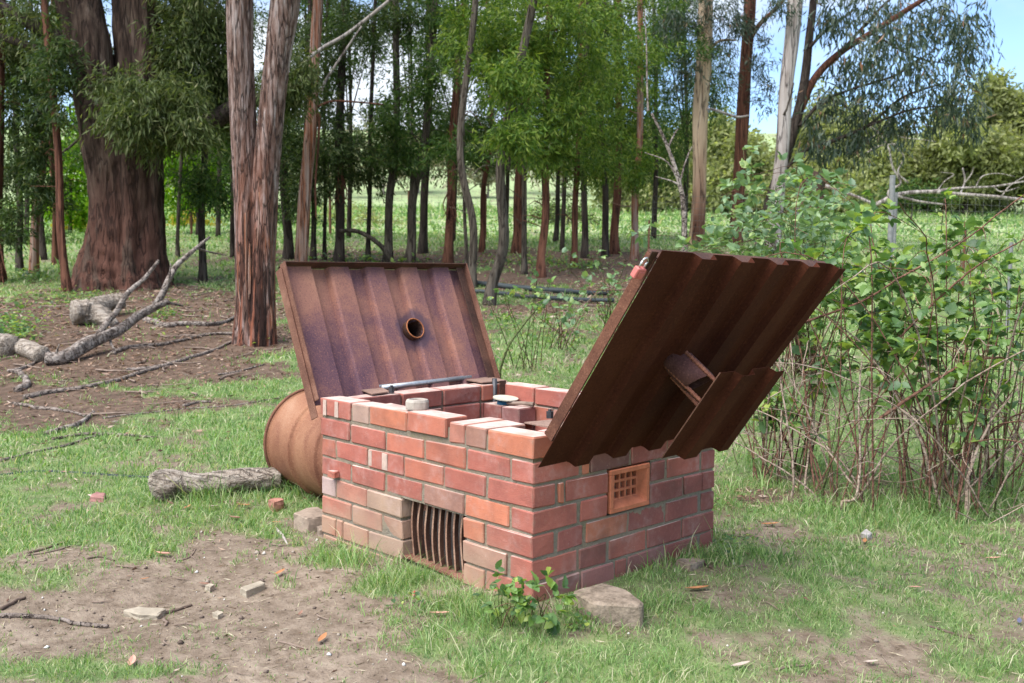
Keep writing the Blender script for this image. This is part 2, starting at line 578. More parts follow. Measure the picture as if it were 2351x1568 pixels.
# ------------------------------------------------------------------ setting: ground
DIRT = [(480, 1400, .80, .35, 1.3, 0), (250, 1370, .5, .28, 1.0, 0), (700, 1470, .6, .3, 1.1, 0), (850, 1510, .4, .2, .8, 0),
        (580, 1255, .45, .32, 1.0, 0), (650, 1545, .9, .16, .9, 0), (110, 1285, .35, .2, .7, 0), (960, 1545, .3, .2, .7, 0),
        (400, 1250, .5, .2, .5, 0), (60, 1420, .35, .15, .9, 0), 
        (200, 800, 1.6, 1.2, 1.3, 1), (90, 900, .7, .5, 1.1, 1), (400, 700, 2.0, 1.8, 1.2, 1), (300, 860, .9, .5, 1.0, 1),
        (60, 960, .7, .4, .9, 1), (480, 780, .8, .7, 1.0, 1), (120, 700, 1.6, 1.8, 1.0, 1), (520, 860, .5, .35, .5, 1), (400, 930, .5, .25, .45, 1),
        (1250, 640, 3, 1.6, 1.1, 1), (1300, 590, 3.8, 1.8, 1.0, 1), (1230, 710, 1.5, .9, 1.0, 1), (1420, 620, 2.2, 2, .9, 1), (900, 600, 3, 1.5, .8, 1),
        (1250, 760, .5, .3, .5, 1), (2000, 1130, .6, .25, .7, 1), (1720, 1140, .28, .2, .9, 1), (2250, 1150, .4, .2, .5, 1), (1850, 1110, .4, .2, .4, 1),
        (1900, 1540, .45, .10, .6, 0), (1750, 1480, .25, .08, .5, 0), (2100, 1510, .25, .08, .45, 0), (1620, 1555, .25, .08, .5, 0),
        (1960, 1375, .3, .08, .35, 0), (2000, 1470, .3, .1, .35, 0), (1400, 1530, .2, .08, .4, 0), (-300, 800, 3, 2.5, 1.0, 1)]
_dc = []
for (px, py, rx, ry, wt, kd) in DIRT:
    c = at(px, py); s, t = st(c[0], c[1]); _dc.append((float(s), float(t), rx, ry, wt, kd))
LUSH = [(1180, 1500, .45, .14, 1.0), (1500, 1545, .4, .10, .8), (1760, 1440, .3, .08, .5), (1950, 1550, .3, .06, .5), (770, 1290, .18, .10, .8), (880, 1345, .20, .12, 1.0), (1000, 1400, .20, .10, .9), (1110, 1440, .16, .08, .8), (90, 1530, .4, .09, .9), (260, 1550, .3, .06, .7), (450, 1545, .3, .06, .6), (1650, 1490, .3, .08, .5), (2250, 1540, .3, .1, .5), (1250, 1540, .5, .1, .9), (1050, 1500, .25, .10, .7), (1000, 1450, .12, .08, .5), (100, 1320, .25, .06, .4), (900, 1490, .12, .06, .6), (700, 1290, .12, .05, .3), (1230, 600, 1.2, .5, .9), (1130, 620, 1.0, .5, .8), (1330, 615, .7, .4, .7), (1200, 660, .6, .3, .4), (240, 720, .6, .35, .9), (100, 620, 1.5, .6, .8), (1180, 690, .5, .3, .5)]
_lc = []
for (px, py, rx, ry, wt) in LUSH:
    c = at(px, py); s, t = st(c[0], c[1]); _lc.append((float(s), float(t), rx, ry, wt))


def masks(x, y):
    s, t = st(x, y)
    d = np.zeros_like(s); li = np.zeros_like(s)
    for (cs, ct, rx, ry, wt, kd) in _dc:
        e = wt * np.exp(-(((t - ct) / rx) ** 2 + ((s - cs) / ry) ** 2))
        d = d + e
        if kd: li = li + e
    for (cs, ct, rx, ry, wt) in _lc:
        d = d - wt * np.exp(-(((t - ct) / rx) ** 2 + ((s - cs) / ry) ** 2))
    n = 0.40 * vnoise(x, y, 0.42, 8) + 0.38 * vnoise(x, y, 0.17, 9) + 0.30 * vnoise(x, y, 0.07, 10)
    g = np.clip(0.93 - .78 * d - .22 * np.clip((5.2 - s) * 1.5, 0, 1) * np.clip((t + .3) * 2, 0, 1) + n * (0.8 + 0.5 * np.clip(d, 0, 1)), 0, 1)
    return g, np.clip(li / (np.abs(d) + 0.05), 0, 1)


def span(*segs):
    o = []
    for a, b, n in segs: o.append(np.linspace(a, b, n, endpoint=False))
    o.append([segs[-1][1]])
    return np.concatenate(o)


sg = span((-40, 0.5, 20), (0.5, 1.8, 20), (1.8, 7.5, 150), (7.5, 16, 90), (16, 40, 70), (40, 120, 40), (120, 900, 40))
tn = span((0, 3, 80), (3, 6, 50), (6, 14, 50), (14, 40, 40), (40, 150, 25), (150, 800, 14))
tg = np.concatenate([-tn[::-1][:-1], tn])
Sg, Tg = np.meshgrid(sg, tg, indexing='ij')
Xg = CAM[0] + Sg * FH[0] + Tg * RH[0]; Yg = CAM[1] + Sg * FH[1] + Tg * RH[1]
Zg = ground(Xg, Yg)
ns, nt_ = Sg.shape
ii, jj = np.meshgrid(np.arange(ns - 1), np.arange(nt_ - 1), indexing='ij')
q = np.stack([ii * nt_ + jj, ii * nt_ + jj + 1, (ii + 1) * nt_ + jj + 1, (ii + 1) * nt_ + jj], -1).reshape(-1, 4)
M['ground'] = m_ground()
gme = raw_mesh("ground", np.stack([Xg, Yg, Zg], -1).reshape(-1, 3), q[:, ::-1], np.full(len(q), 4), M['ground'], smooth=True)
G_, L_ = masks(Xg.ravel(), Yg.ravel())
for nm, arr in (("grass", G_), ("litter", L_)):
    a = gme.attributes.new(nm, 'FLOAT', 'POINT'); a.data.foreach_set("value", arr.astype(np.float32))
go = mesh_obj("ground", gme)
tag(go, "grassy ground with bare soil and leaf litter, rising towards the trees", None, None, "structure")

# ------------------------------------------------------------------ the brick incinerator
W = 1.0685; LEN = 1.31; ZT = 0.62; TH = 0.11; CO = 0.086
inc = empty("brick_incinerator", (-LEN / 2, W / 2, 0.0),
            "waist-high red brick incinerator with two rusty corrugated lids flung open", "incinerator")
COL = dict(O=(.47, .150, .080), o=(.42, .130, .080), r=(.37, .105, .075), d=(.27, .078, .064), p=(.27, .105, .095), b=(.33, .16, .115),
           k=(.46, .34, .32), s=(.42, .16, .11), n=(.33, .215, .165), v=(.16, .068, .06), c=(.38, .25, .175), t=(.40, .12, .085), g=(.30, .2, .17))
brng = np.random.default_rng(5)


def brick(x0, x1, y0, y1, z0, z1, key, off=(0, 0, 0), rot=0.0):
    size = np.array([x1 - x0, y1 - y0, z1 - z0])
    V, F = bevel_box(size, 0.0042, 0.0011, brng)
    k = brng.integers(0, 8, 2)                       # a chipped corner or two
    for kk in k:
        sgn = np.array([1 if kk & 1 else -1, 1 if kk & 2 else -1, 1 if kk & 4 else -1])
        m = np.all(np.sign(V) == sgn, axis=1); V[m] -= sgn * brng.uniform(0, .0028, 3)
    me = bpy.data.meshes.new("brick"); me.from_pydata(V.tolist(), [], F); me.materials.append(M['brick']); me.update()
    o = bpy.data.objects.new("brick", me); link(o, inc)
    c = np.array([(x0 + x1) / 2, (y0 + y1) / 2, (z0 + z1) / 2]) + np.array(off) + brng.normal(0, .0008, 3)
    o.location = tuple(c - org(inc)); o.rotation_euler = (brng.normal(0, .004), brng.normal(0, .004), rot + brng.normal(0, .004))
    col = np.array(COL[key]) * brng.uniform(.86, 1.12)
    o.color = (*np.clip(col, 0, 1), 1)
    return o


FR = {1: [(-1.312, -1.087, 't'), (-1.08, -.959, 'n'), (-.950, -.707, 'O'), (-.693, -.459, 'o'), (-.446, -.361, 's'), (-.355, -.244, 'b'), (-.233, 0, 'O')],
      2: [(-1.312, -1.096, 'r'), (-1.082, -.848, 'r'), (-.838, -.598, 'o'), (-.586, -.356, 'o'), (-.345, -.12, 'r')],
      3: [(-1.198, -.973, 'r'), (-.961, -.729, 't'), (-.720, -.482, 'o'), (-.471, -.242, 'r'), (-.231, 0, 'r')],
      4: [(-1.312, -1.089, 'r'), (-1.078, -.85, 'r'), (-.84, -.608, 'r'), (-.597, -.364, 'b'), (-.356, -.123, 'O')],
      5: [(-1.197, -.976, 's'), (-.968, -.735, 'c'), (-.364, -.252, 'O'), (-.234, 0, 'r')],
      6: [(-1.311, -1.09, 'r'), (-1.076, -.871, 'b'), (-.862, -.735, 'b'), (-.363, -.13, 'b')],
      7: [(-1.198, -1.150, 's'), (-1.146, -.97, 's'), (-.962, -.735, 'n'), (-.362, -.248, 'o'), (-.238, 0, 'r')],
      8: [(-1.308, -1.089, 's'), (-1.078, -.84, 's'), (-.834, -.737, 'n'), (-.362, -.15, 's')]}
for k, row in FR.items():
    z1 = ZT - (k - 1) * CO; z0 = z1 - 0.076
    for i, (a, b, key) in enumerate(row):
        off = [0, brng.normal(0, .0012), 0]; rot = 0; y1 = TH
        if k == 1:
            if i == 0: off = [0, -.004, .003]; rot = .012
            if i == 1: off = [0, .003, 0]
            if i == 2: off = [0, -.001, .006]; rot = -.01
            if i == 3: off = [0, -.010, .013]; rot = .02
            if i in (4, 5): y1 = .205
        if k == 5 and key == 'c': off = [0, -.003, 0]
        brick(a, b, 0, y1, z0, z1, key, off, rot)
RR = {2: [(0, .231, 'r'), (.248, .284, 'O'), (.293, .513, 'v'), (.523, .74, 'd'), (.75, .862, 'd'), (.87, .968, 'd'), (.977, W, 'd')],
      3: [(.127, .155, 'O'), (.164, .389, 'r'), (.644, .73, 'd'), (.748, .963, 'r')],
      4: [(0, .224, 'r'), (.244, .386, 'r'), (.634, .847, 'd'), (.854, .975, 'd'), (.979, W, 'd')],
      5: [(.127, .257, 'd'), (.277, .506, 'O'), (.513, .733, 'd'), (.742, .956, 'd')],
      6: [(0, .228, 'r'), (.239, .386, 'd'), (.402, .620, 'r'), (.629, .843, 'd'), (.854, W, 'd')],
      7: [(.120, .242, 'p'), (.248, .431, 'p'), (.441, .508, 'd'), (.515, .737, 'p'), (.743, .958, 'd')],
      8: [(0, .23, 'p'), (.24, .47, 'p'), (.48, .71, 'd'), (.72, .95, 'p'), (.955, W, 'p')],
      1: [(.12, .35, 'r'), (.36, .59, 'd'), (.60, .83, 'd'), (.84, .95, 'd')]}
for k, row in RR.items():
    z1 = ZT - (k - 1) * CO; z0 = z1 - 0.076
    for (a, b, key) in row:
        brick(-TH, 0, a, b, z0, z1, key, (brng.normal(0, .0012), 0, 0))
for k in (3, 5, 7):                                   # corner stretchers that show their ends on the front
    z1 = ZT - (k - 1) * CO; brick(-1.312, -1.206, 0, .23, z1 - .076, z1, {3: 'o', 5: 'k', 7: 'o'}[k])
for k in (1, 3, 5, 7):                                # far right corner, laid along the back wall
    z1 = ZT - (k - 1) * CO; brick(-.23, 0, .978 if k > 1 else .958, W, z1 - .076, z1, 'd')
for k in (2, 4, 6, 8):                                # the half ends beside the near corner
    z1 = ZT - (k - 1) * CO
inner = 'rdrorrsdbro'
for k in range(1, 9):                                 # left wall
    z1 = ZT - (k - 1) * CO
    y = .24 if k in (3, 5, 7) else .12
    while y < W - .13:
        e = min(y + .23, W - .02 if k % 2 else W)
        brick(-LEN, -LEN + TH, y, e - (0.0 if k % 2 else 0.0), z1 - .076, z1, inner[int(brng.integers(0, 11))]); y = e + .011
for k in range(1, 9):                                 # back wall
    z1 = ZT - (k - 1) * CO
    x = -.24 if k % 2 else -.12
    lim = -LEN + TH + .012
    while x > lim + .03:
        e = max(x - .23, lim)
        brick(e, x, W - TH, W, z1 - .076, z1, inner[int(brng.integers(0, 11))]); x = e - .011
z1 = ZT - CO
brick(-1.19, -1.06, W - .225, W - .117, z1 - .076, z1, 'd'); brick(-1.05, -.935, W - .235, W - .117, z1 - .076, z1, 'p', rot=.05)
# mortar: slabs between the faces, an added backing that darkens the vent, plus an uneven skin that stands in the joints
mo = MB(); ins = .011
for (x0, x1, y0, y1, za, zb) in ((-LEN + ins, -.742, ins, TH - ins, -.1, ZT - .008), (-.356, -ins, ins, TH - ins, -.1, ZT - .008), (-.742, -.356, ins, TH - ins, .284, ZT - .093),
                                 (-TH + ins, -ins, TH, .385, -.1, ZT - .008), (-TH + ins, -ins, .640, W - ins, -.1, ZT - .008), (-TH + ins, -ins, .385, .640, -.1, .282), (-TH + ins, -ins, .385, .640, .460, ZT - .008),
                                 (-TH + ins, -TH + .045, .385, .640, .282, .460), (-LEN + ins, -LEN + TH - ins, TH, W - ins, -.1, ZT - .008), (-LEN + TH, -TH, W - TH + ins, W - ins, -.1, ZT - .008)):  # first slab: backing added behind the vent to block light and darken its holes
    mo.box(((x0 + x1) / 2, (y0 + y1) / 2, (za + zb) / 2), ((x1 - x0) / 2, (y1 - y0) / 2, (zb - za) / 2))


def skin(u0, u1, v0, v1, fn, holes, du=.011):
    us = np.arange(u0, u1 + 1e-6, du); vs = np.arange(v0, v1 + 1e-6, du)
    U, Vv = np.meshgrid(us, vs, indexing='ij')
    D = .0012 * vnoise(U, Vv, .02, 21) + .0010 * vnoise(U, Vv, .055, 22) + .0008 * vnoise(U, Vv, .012, 23)
    P = fn(U, Vv, D).reshape(-1, 3); n2 = len(vs)
    F = []
    for i in range(len(us) - 1):
        for j in range(n2 - 1):
            uc, vc = us[i] + du / 2, vs[j] + du / 2
            if any(h[0] < uc < h[1] and h[2] < vc < h[3] for h in holes): continue
            F.append((i * n2 + j, (i + 1) * n2 + j, (i + 1) * n2 + j + 1, i * n2 + j + 1))
    mo.add(P, F)


skin(-LEN + .002, -.003, -.06, ZT - .014, lambda U, V_, D: np.stack([U, .0062 + D, V_], -1), [(-.742, -.356, -1, .284)])
skin(.003, W - .002, -.06, ZT - .014, lambda U, V_, D: np.stack([-.0062 + D, U, V_], -1), [(.385, .640, .282, .460)])
mo.build("mortar", M['mortar'], inc)
sm = MB()
for (xc, zc, wd, ht, yo) in ((-1.272, ZT - .036, .013, .034, -.0072), (-1.185, ZT - .036, .013, .034, -.0052), (-.945, ZT - .21, .011, .032, -.0014), (-.845, ZT - .21, .018, .034, -.0014)):
    V, F = bevel_box((wd * 2, .003, ht * 2), .0012, .0006, brng); sm.add(V + np.array([xc, yo, zc]), F)
sm.build("mortar_smear", m_plain("lime_wash", (.46, .34, .28), .9, 0, 60, .4), inc)
# little clay stub that sticks out of the fourth course
V, F = bevel_box((.05, .03, .028), .004, .002, brng)
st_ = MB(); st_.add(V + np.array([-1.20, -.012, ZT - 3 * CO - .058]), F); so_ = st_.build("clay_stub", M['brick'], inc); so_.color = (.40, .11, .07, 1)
ash = MB(); ash.box((-LEN / 2, W / 2, .01), (LEN / 2 - TH, W / 2 - TH, .05)); ash.build("ash_bed", m_plain("ash", (.08, .07, .06), .95), inc)

# terracotta vent in the right wall
terra = m_plain("terracotta", (.50, .165, .085), .8, 0, 70, .3, .15)
ya, yb, za, zb = .397, .627, .289, .452
ab = MB(); bd = .019
for (y0, y1, z0, z1) in ((ya, yb, zb - bd, zb), (ya, yb, za, za + bd), (ya, ya + bd, za + bd, zb - bd), (yb - bd, yb, za + bd, zb - bd)):
    ab.box((-.018, (y0 + y1) / 2, (z0 + z1) / 2), (.0235, (y1 - y0) / 2 - .0002, (z1 - z0) / 2 - .0002), bev=.002)
# sloping reveals
def quadbox(pts, th):
    P = np.array(pts, float); n = np.cross(P[1] - P[0], P[3] - P[0]); n /= np.linalg.norm(n)
    Q = P - n * th
    ab.add(np.concatenate([P, Q]), [(0, 1, 2, 3), (7, 6, 5, 4), (0, 4, 5, 1), (1, 5, 6, 2), (2, 6, 7, 3), (3, 7, 4, 0)])
quadbox([(.003, ya + bd, za + bd), (.003, yb - bd, za + bd), (-.028, yb - bd - .022, za + bd + .022), (-.028, ya + bd, za + bd + .022)], .004)
quadbox([(.003, yb - bd, za + bd), (.003, yb - bd, zb - bd), (-.028, yb - bd - .022, zb - bd), (-.028, yb - bd - .022, za + bd + .022)], .004)
abo = ab.build("air_brick", terra, inc)
abo["label"] = "bright terracotta air brick with a grid of square holes"
gr = MB(); y0, y1, z0, z1 = ya + bd, yb - bd - .020, za + bd + .020, zb - bd
for i in range(6):
    yy = y0 + (y1 - y0) * i / 5; gr.box((-.034, yy, (z0 + z1) / 2), (.009, .0052, (z1 - z0) / 2 + .003), bev=.0015)
for i in range(4):
    zz = z0 + (z1 - z0) * i / 3; gr.box((-.0355, (y0 + y1) / 2, zz), (.009, (y1 - y0) / 2 + .004, .0056), bev=.0015)
go_ = gr.build("grille", terra, abo)

# ------------------------------------------------------------------ the two lids
rustL_stain = None
aL = .426; oL = np.array([-1.312, 0, ZT - .001]); dL = np.array([-math.sin(aL), 0, math.cos(aL)]); nL = np.array([math.cos(aL), 0, math.sin(aL)])
aR = .628; oR = np.array([.048, 0, ZT - .085]); dR = np.array([math.sin(aR), 0, math.cos(aR)]); nR = np.array([math.cos(aR), 0, -math.sin(aR)])
EY = np.array([0, 1.0, 0])
holeL = oL + EY * .645 + dL * .316 - nL * .04
M['rust_in'] = m_rust("rust_sheet_inside", [(.36, (.095, .052, .074)), (.47, (.165, .082, .088)), (.59, (.28, .13, .098)), (.76, (.42, .205, .13))], 2.4, 150, .0, .62, .2, None,
                      (tuple(holeL), .13, (.075, .05, .07)))
M['rust_out'] = m_rust("brown_sheet_outside", [(.3, (.040, .010, .005)), (.5, (.058, .0155, .0075)), (.72, (.080, .024, .011)), (.85, (.115, .038, .018))], 3.0, 120, .0, .8, .12)
M['rust_bar'] = m_rust("rusty_bar", [(.3, (.085, .04, .03)), (.5, (.17, .08, .055)), (.7, (.28, .145, .10)), (.85, (.40, .23, .16))], 6, 170, .1, .75, .3)
M['rust_mid'] = m_rust("brown_rust_bar", [(.3, (.055, .024, .017)), (.5, (.11, .046, .03)), (.7, (.18, .08, .05)), (.85, (.28, .14, .09))], 6, 170, .0, .75, .3)
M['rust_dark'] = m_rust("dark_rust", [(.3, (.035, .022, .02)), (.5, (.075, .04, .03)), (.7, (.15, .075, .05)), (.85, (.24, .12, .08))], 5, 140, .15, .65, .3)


def rib(y, start=.15, per=.207, dep=.022):
    q_ = y - start
    if q_ < 0: return 0.0
    ph = q_ % per
    if ph < .012: return dep * ph / .012
    if ph < .088: return dep
    if ph < .100: return dep * (1 - (ph - .088) / .012)
    return 0.0


def sheet(c00, c10, c11, c01, nrm, wide, dep, nv, hole=None, start=.15, wob=.0015, seed=1):
    """corrugated sheet over four corners; ribs rise along nrm by dep"""
    us = [0.0]
    y = 0.0
    while y < wide - 1e-6:
        y = min(y + .009, wide); us.append(y)
    us = np.array(us); vs = np.linspace(0, 1, nv)
    prof = np.array([rib(u, start, .207, dep) for u in us])
    V = []; hv = []
    for u, pf in zip(us, prof):
        a = u / wide
        for b in vs:
            p = (c00 * (1 - a) + c10 * a) * (1 - b) + (c01 * (1 - a) + c11 * a) * b
            p = p + nrm * (pf + wob * float(vnoise(np.array([u]), np.array([b]), .2, seed)[0]))
            V.append(p)
    V = np.array(V); F = []
    for i in range(len(us) - 1):
        for j in range(nv - 1):
            f = (i * nv + j, (i + 1) * nv + j, (i + 1) * nv + j + 1, i * nv + j + 1)
            if hole is not None:
                c = V[list(f)].mean(0) - hole[0]; c = c - nrm * (c @ nrm)
                if np.linalg.norm(c) < hole[1]: continue
            F.append(f)
    return MB().add(V, F)


def solid(o, t):
    m = o.modifiers.new("thickness", 'SOLIDIFY'); m.thickness = t; m.offset = 0
    return o


def bar(mb, p0, p1, ax_w, ax_d, w_, d_):
    """flat bar from p0 to p1"""
    p0 = np.array(p0); p1 = np.array(p1); e = p1 - p0; L_ = np.linalg.norm(e); e = e / L_
    V, F = bevel_box((L_, w_, d_), .0012, .0004, brng)
    mb.add((p0 + p1) / 2 + V @ np.array([e, ax_w, ax_d]), F)


def framebar(lid, p0, p1, aw, ad, w_, d_, mat, name="frame_bar"):
    mb = MB(); bar(mb, p0, p1, aw, ad, w_, d_); return mb.build(name, mat, lid)


def pt(o, d, n, y, v, off): return o + EY * y + d * v + n * off


# left lid: inner face turned to us
pL = lambda y, v, off=0.0: pt(oL, dL, nL, y, v, off)
mbL = sheet(pL(-.01, -.02, -.04), pL(1.065, -.02, -.04), pL(1.065, .645, -.04), pL(-.01, .645, -.04), -nL, 1.075, .032, 40, (holeL, .047), .155)
lidL = solid(mbL.build("lid", M['rust_in'], inc, origin=oL), .0012)
lidL["label"] = "purple-brown rusted ribbed lid leaning back on the left with a round flue hole"
framebar(lidL, pL(-.012, .650, -.036), pL(1.066, .650, -.036), dL, nL, .005, .076, M['rust_dark'])
framebar(lidL, pL(-.0135, -.004, -.020), pL(-.0135, .6530, -.020), EY, nL, .006, .046, M['rust_bar'])
framebar(lidL, pL(-.021, -.075, -.052), pL(-.021, .634, -.052), EY, nL, .006, .05, M['rust_bar'])
framebar(lidL, pL(1.069, -.004, -.020), pL(1.069, .6530, -.020), EY, nL, .006, .046, M['rust_bar'])
framebar(lidL, pL(1.040, -.004, -.030), pL(1.040, .640, -.030), EY, nL, .045, .006, M['rust_dark'])
fp = MB(); fp.tube([pL(.645, .316, a) for a in (-.030, -.04, -.10, -.17)], [.050] * 4, 28, False)
fpo = fp.build("flue_pipe", M['rust_dark'], lidL, smooth=True); solid(fpo, .003)
ring = MB(); tor = [pL(.645 + .050 * math.cos(a), .316 + .050 * math.sin(a), -.033) for a in np.linspace(0, 2 * np.pi, 33)]
ring.tube(tor, .0035, 6, False); ring.build("flue_collar", m_rust("orange_rust", [(.3, (.25, .09, .045)), (.5, (.38, .14, .06)), (.7, (.5, .2, .08)), (.85, (.55, .25, .11))], 12, 160), lidL, smooth=True)
cl = sheet(pL(.46, .13, -.22), pL(.82, .13, -.22), pL(.82, .50, -.22), pL(.46, .50, -.22), -nL, .36, .02, 6, None, .1); solid(cl.build("cowl", M['rust_out'], lidL), .0012)  # unseen cowl, added behind the flue so its hole stays dark
# right lid: outer face turned to us
pR = lambda y, v, off=0.0: pt(oR, dR, nR, y, v, off)
mbR = sheet(pR(-.022, -.009), pR(.974, .014), pR(1.034, .842), pR(-.052, .880), nR, 1.04, .030, 26, None, .15, .002, 2)
lidR = solid(mbR.build("lid", M['rust_out'], inc, origin=oR), .0012)
lidR["label"] = "dark brown ribbed lid tipped out over the right wall with a flue and cowl on its outer face"
framebar(lidR, pR(-.022, .105, -.027), pR(-.046, .845, -.027), EY, nR, .006, .040, M['rust_mid'])
framebar(lidR, pR(-.040, .845, -.030), pR(1.02, .815, -.030), dR, nR, .006, .048, M['rust_dark'])
framebar(lidR, pR(.975, .10, -.030), pR(1.018, .81, -.030), EY, nR, .006, .048, M['rust_dark'])
framebar(lidR, pR(-.018, .108, -.030), pR(.97, .108, -.030), dR, nR, .006, .048, M['rust_dark'])
fp = MB(); 
V_path = [pR(.365, .44, a) for a in (-.02, .02, .08, .125)]
fp.tube(V_path, [.051] * 4, 28, False)
vv = fp.v[0]; last = vv[-28:]; c = last.mean(0)
for i in range(28): last[i] += nR * (.020 * ((last[i] - c) @ dR) / .05 + .0)
fpR = fp.build("flue_pipe", m_rust("flue_rust", [(.3, (.06, .025, .022)), (.5, (.11, .048, .042)), (.7, (.17, .08, .065)), (.85, (.24, .12, .09))], 5, 140, .0, .6, .3), lidR, smooth=True); solid(fpR, .003)
M['rebar'] = m_rust("rebar_rust", [(.3, (.13, .05, .035)), (.5, (.25, .10, .065)), (.7, (.36, .15, .09)), (.85, (.42, .2, .12))], 20, 200)
for (y, v, y2, v2) in ((.324, .418, .322, .420), (.362, .384, .360, .380), (.352, .494, .350, .496)):
    rr = MB(); n_ = 40
    rr.tube([pR(y + (y2 - y) * a, v + (v2 - v) * a, .0 + .19 * a) for a in np.linspace(0, 1, n_)], [.0062 + (.0014 if i % 3 == 0 else 0) for i in range(n_)], 7)
    rr.build("rebar_rod", M['rebar'], lidR)
cw = sheet(pR(.318, .160, .19), pR(.676, .165, .19), pR(.672, .545, .19), pR(.318, .545, .19), nR, .36, .026, 8, None, .085, .001, 4)
cwo = solid(cw.build("cowl", M['rust_out'], lidR), .0013)
ce = MB(); ce.tube([pR(.317, .160, .19), pR(.317, .545, .19)], .0022, 6); ce.build("cowl_edge", M['rust_bar'], lidR)
hp = MB(); bar(hp, pR(-.05, .80, -.018), pR(-.062, .868, -.012), EY, nR, .03, .005); hp.build("hasp", M['rust_dark'], lidR)

# hinge gear on the wall tops
galv = m_plain("galvanised_steel", (.42, .44, .45), .4, .6, 50, .4)
hr = MB(); hr.tube([(-1.40, .30, ZT + .008), (-1.40, .40, ZT + .010), (-1.40, .98, ZT + .016)], .0115, 12)
hr.build("hinge_rod", galv, inc, smooth=True)["label"] = "grey galvanised hinge pipe along the left wall"
hb = MB(); hb.tube([(-1.36, .36, ZT + .012), (-1.375, .92, ZT + .02)], .012, 12); hb.build("hinge_sleeve", galv, inc, smooth=True)
pm = m_rust("steel_plate", [(.3, (.17, .11, .085)), (.5, (.28, .18, .14)), (.7, (.38, .25, .19)), (.85, (.45, .32, .25))], 5, 120, .2, .6)
def plate(pts, z, th=.005):
    P = np.array([(x, y, z) for x, y in pts]); Q = P - np.array([0, 0, th]); m = len(P)
    mb = MB(); mb.add(np.concatenate([P, Q]), [tuple(range(m)), tuple(range(2 * m - 1, m - 1, -1))] + [(i, m + i, m + (i + 1) % m, (i + 1) % m) for i in range(m)])
    return mb.build("hinge_plate", pm, inc)
plate([(-1.385, .255), (-1.21, .20), (-1.235, .31), (-1.37, .37)], ZT + .012)
plate([(-1.39, .88), (-1.225, .865), (-1.205, 1.015), (-1.375, 1.06)], ZT + .012)
plate([(-.225, .175), (-.06, .165), (-.06, .30), (-.20, .29)], ZT + .009)
bolt = m_plain("oiled_steel", (.07, .07, .075), .5, .6, 60)
for (x, y, z) in ((-1.238, .325, ZT + .004), (-.25, .335, ZT + .004)):
    b = MB(); b.tube([(x, y, z), (x, y, z + .026)], .014, 6); b.tube([(x, y, z + .026), (x, y, z + .034)], .007, 8); b.build("bolt", bolt, inc)
pp = MB(); pp.tube([(-1.20, .925, .26), (-1.20, .925, ZT + .028)], .0125, 14); pp.build("steel_post", bolt, inc, smooth=True)
bk = MB(); bk.box((-1.163, .945, ZT - .035), (.0025, .022, .055), bev=.001); bk.build("bracket", M['rust_dark'], inc)

# grate standing in the mouth
grate = empty("iron_grate", (-.55, .05, 0.02), "rusty iron bar grate standing in the square mouth of the brick incinerator", "grate")
def gp(x, z, bow): return np.array([x, .045 - bow, z])
f = MB(); bar(f, (-.735, .035, .045), (-.362, .035, .030), np.array([0, 1.0, 0]), np.array([0, 0, 1.0]), .045, .010); f.build("bottom_bar", M['rust_bar'], grate)
f = MB(); bar(f, (-.735, .055, .279), (-.362, .055, .279), np.array([0, 1.0, 0]), np.array([0, 0, 1.0]), .03, .008); f.build("top_bar", M['rust_dark'], grate)
M['grate_front'] = m_rust("grate_rust", [(.3, (.14, .07, .045)), (.5, (.28, .155, .105)), (.7, (.42, .27, .19)), (.85, (.52, .40, .31))], 9, 150, .1, .7, .3)
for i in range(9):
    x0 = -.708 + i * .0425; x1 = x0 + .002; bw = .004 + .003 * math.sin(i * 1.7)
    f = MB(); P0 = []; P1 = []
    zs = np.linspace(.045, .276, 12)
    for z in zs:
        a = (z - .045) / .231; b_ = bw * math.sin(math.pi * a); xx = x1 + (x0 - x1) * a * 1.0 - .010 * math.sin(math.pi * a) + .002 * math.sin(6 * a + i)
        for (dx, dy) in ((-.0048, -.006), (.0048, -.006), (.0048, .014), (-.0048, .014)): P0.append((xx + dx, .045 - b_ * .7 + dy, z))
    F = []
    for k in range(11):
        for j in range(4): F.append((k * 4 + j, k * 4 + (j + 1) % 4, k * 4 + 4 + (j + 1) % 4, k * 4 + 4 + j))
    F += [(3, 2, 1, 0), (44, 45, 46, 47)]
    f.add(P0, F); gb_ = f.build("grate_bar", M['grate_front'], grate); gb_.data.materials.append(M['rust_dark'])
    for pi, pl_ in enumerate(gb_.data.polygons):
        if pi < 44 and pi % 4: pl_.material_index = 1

# padlock
red = m_plain("faded_red_lacquer", (.55, .16, .14), .4, 0, 120, .25, .05)
plk = empty("padlock", pR(-.072, .795, -.02), "faded red padlock hanging from the top corner of the dark right lid", "padlock")
b = MB(); V, F = bevel_box((.042, .020, .036), .003); A = np.array([EY * .95 + dR * -.1, nR, dR]); A = np.array([unit(a) for a in A])
ctr = pR(-.078, .79, -.015); b.add(ctr + V @ A, F); bo = b.build("body", red, plk)
b = MB(); V, F = bevel_box((.024, .003, .018), .001); b.add(ctr + nR * .0108 + V @ A, F); b.build("face_panel", red, plk)
b = MB(); b.tube([ctr + A[0] * (.012 * math.cos(t)) + A[2] * (.018 + .022 + .012 * math.sin(t)) for t in np.linspace(0, math.pi, 12)], .003, 8)
b.tube([ctr + A[0] * .012 + A[2] * .015, ctr + A[0] * .012 + A[2] * .041], .003, 8); b.tube([ctr - A[0] * .012 + A[2] * .015, ctr - A[0] * .012 + A[2] * .041], .003, 8)
b.build("shackle", m_plain("chrome", (.6, .6, .58), .25, .8, 90, .15, .02), plk, smooth=True)

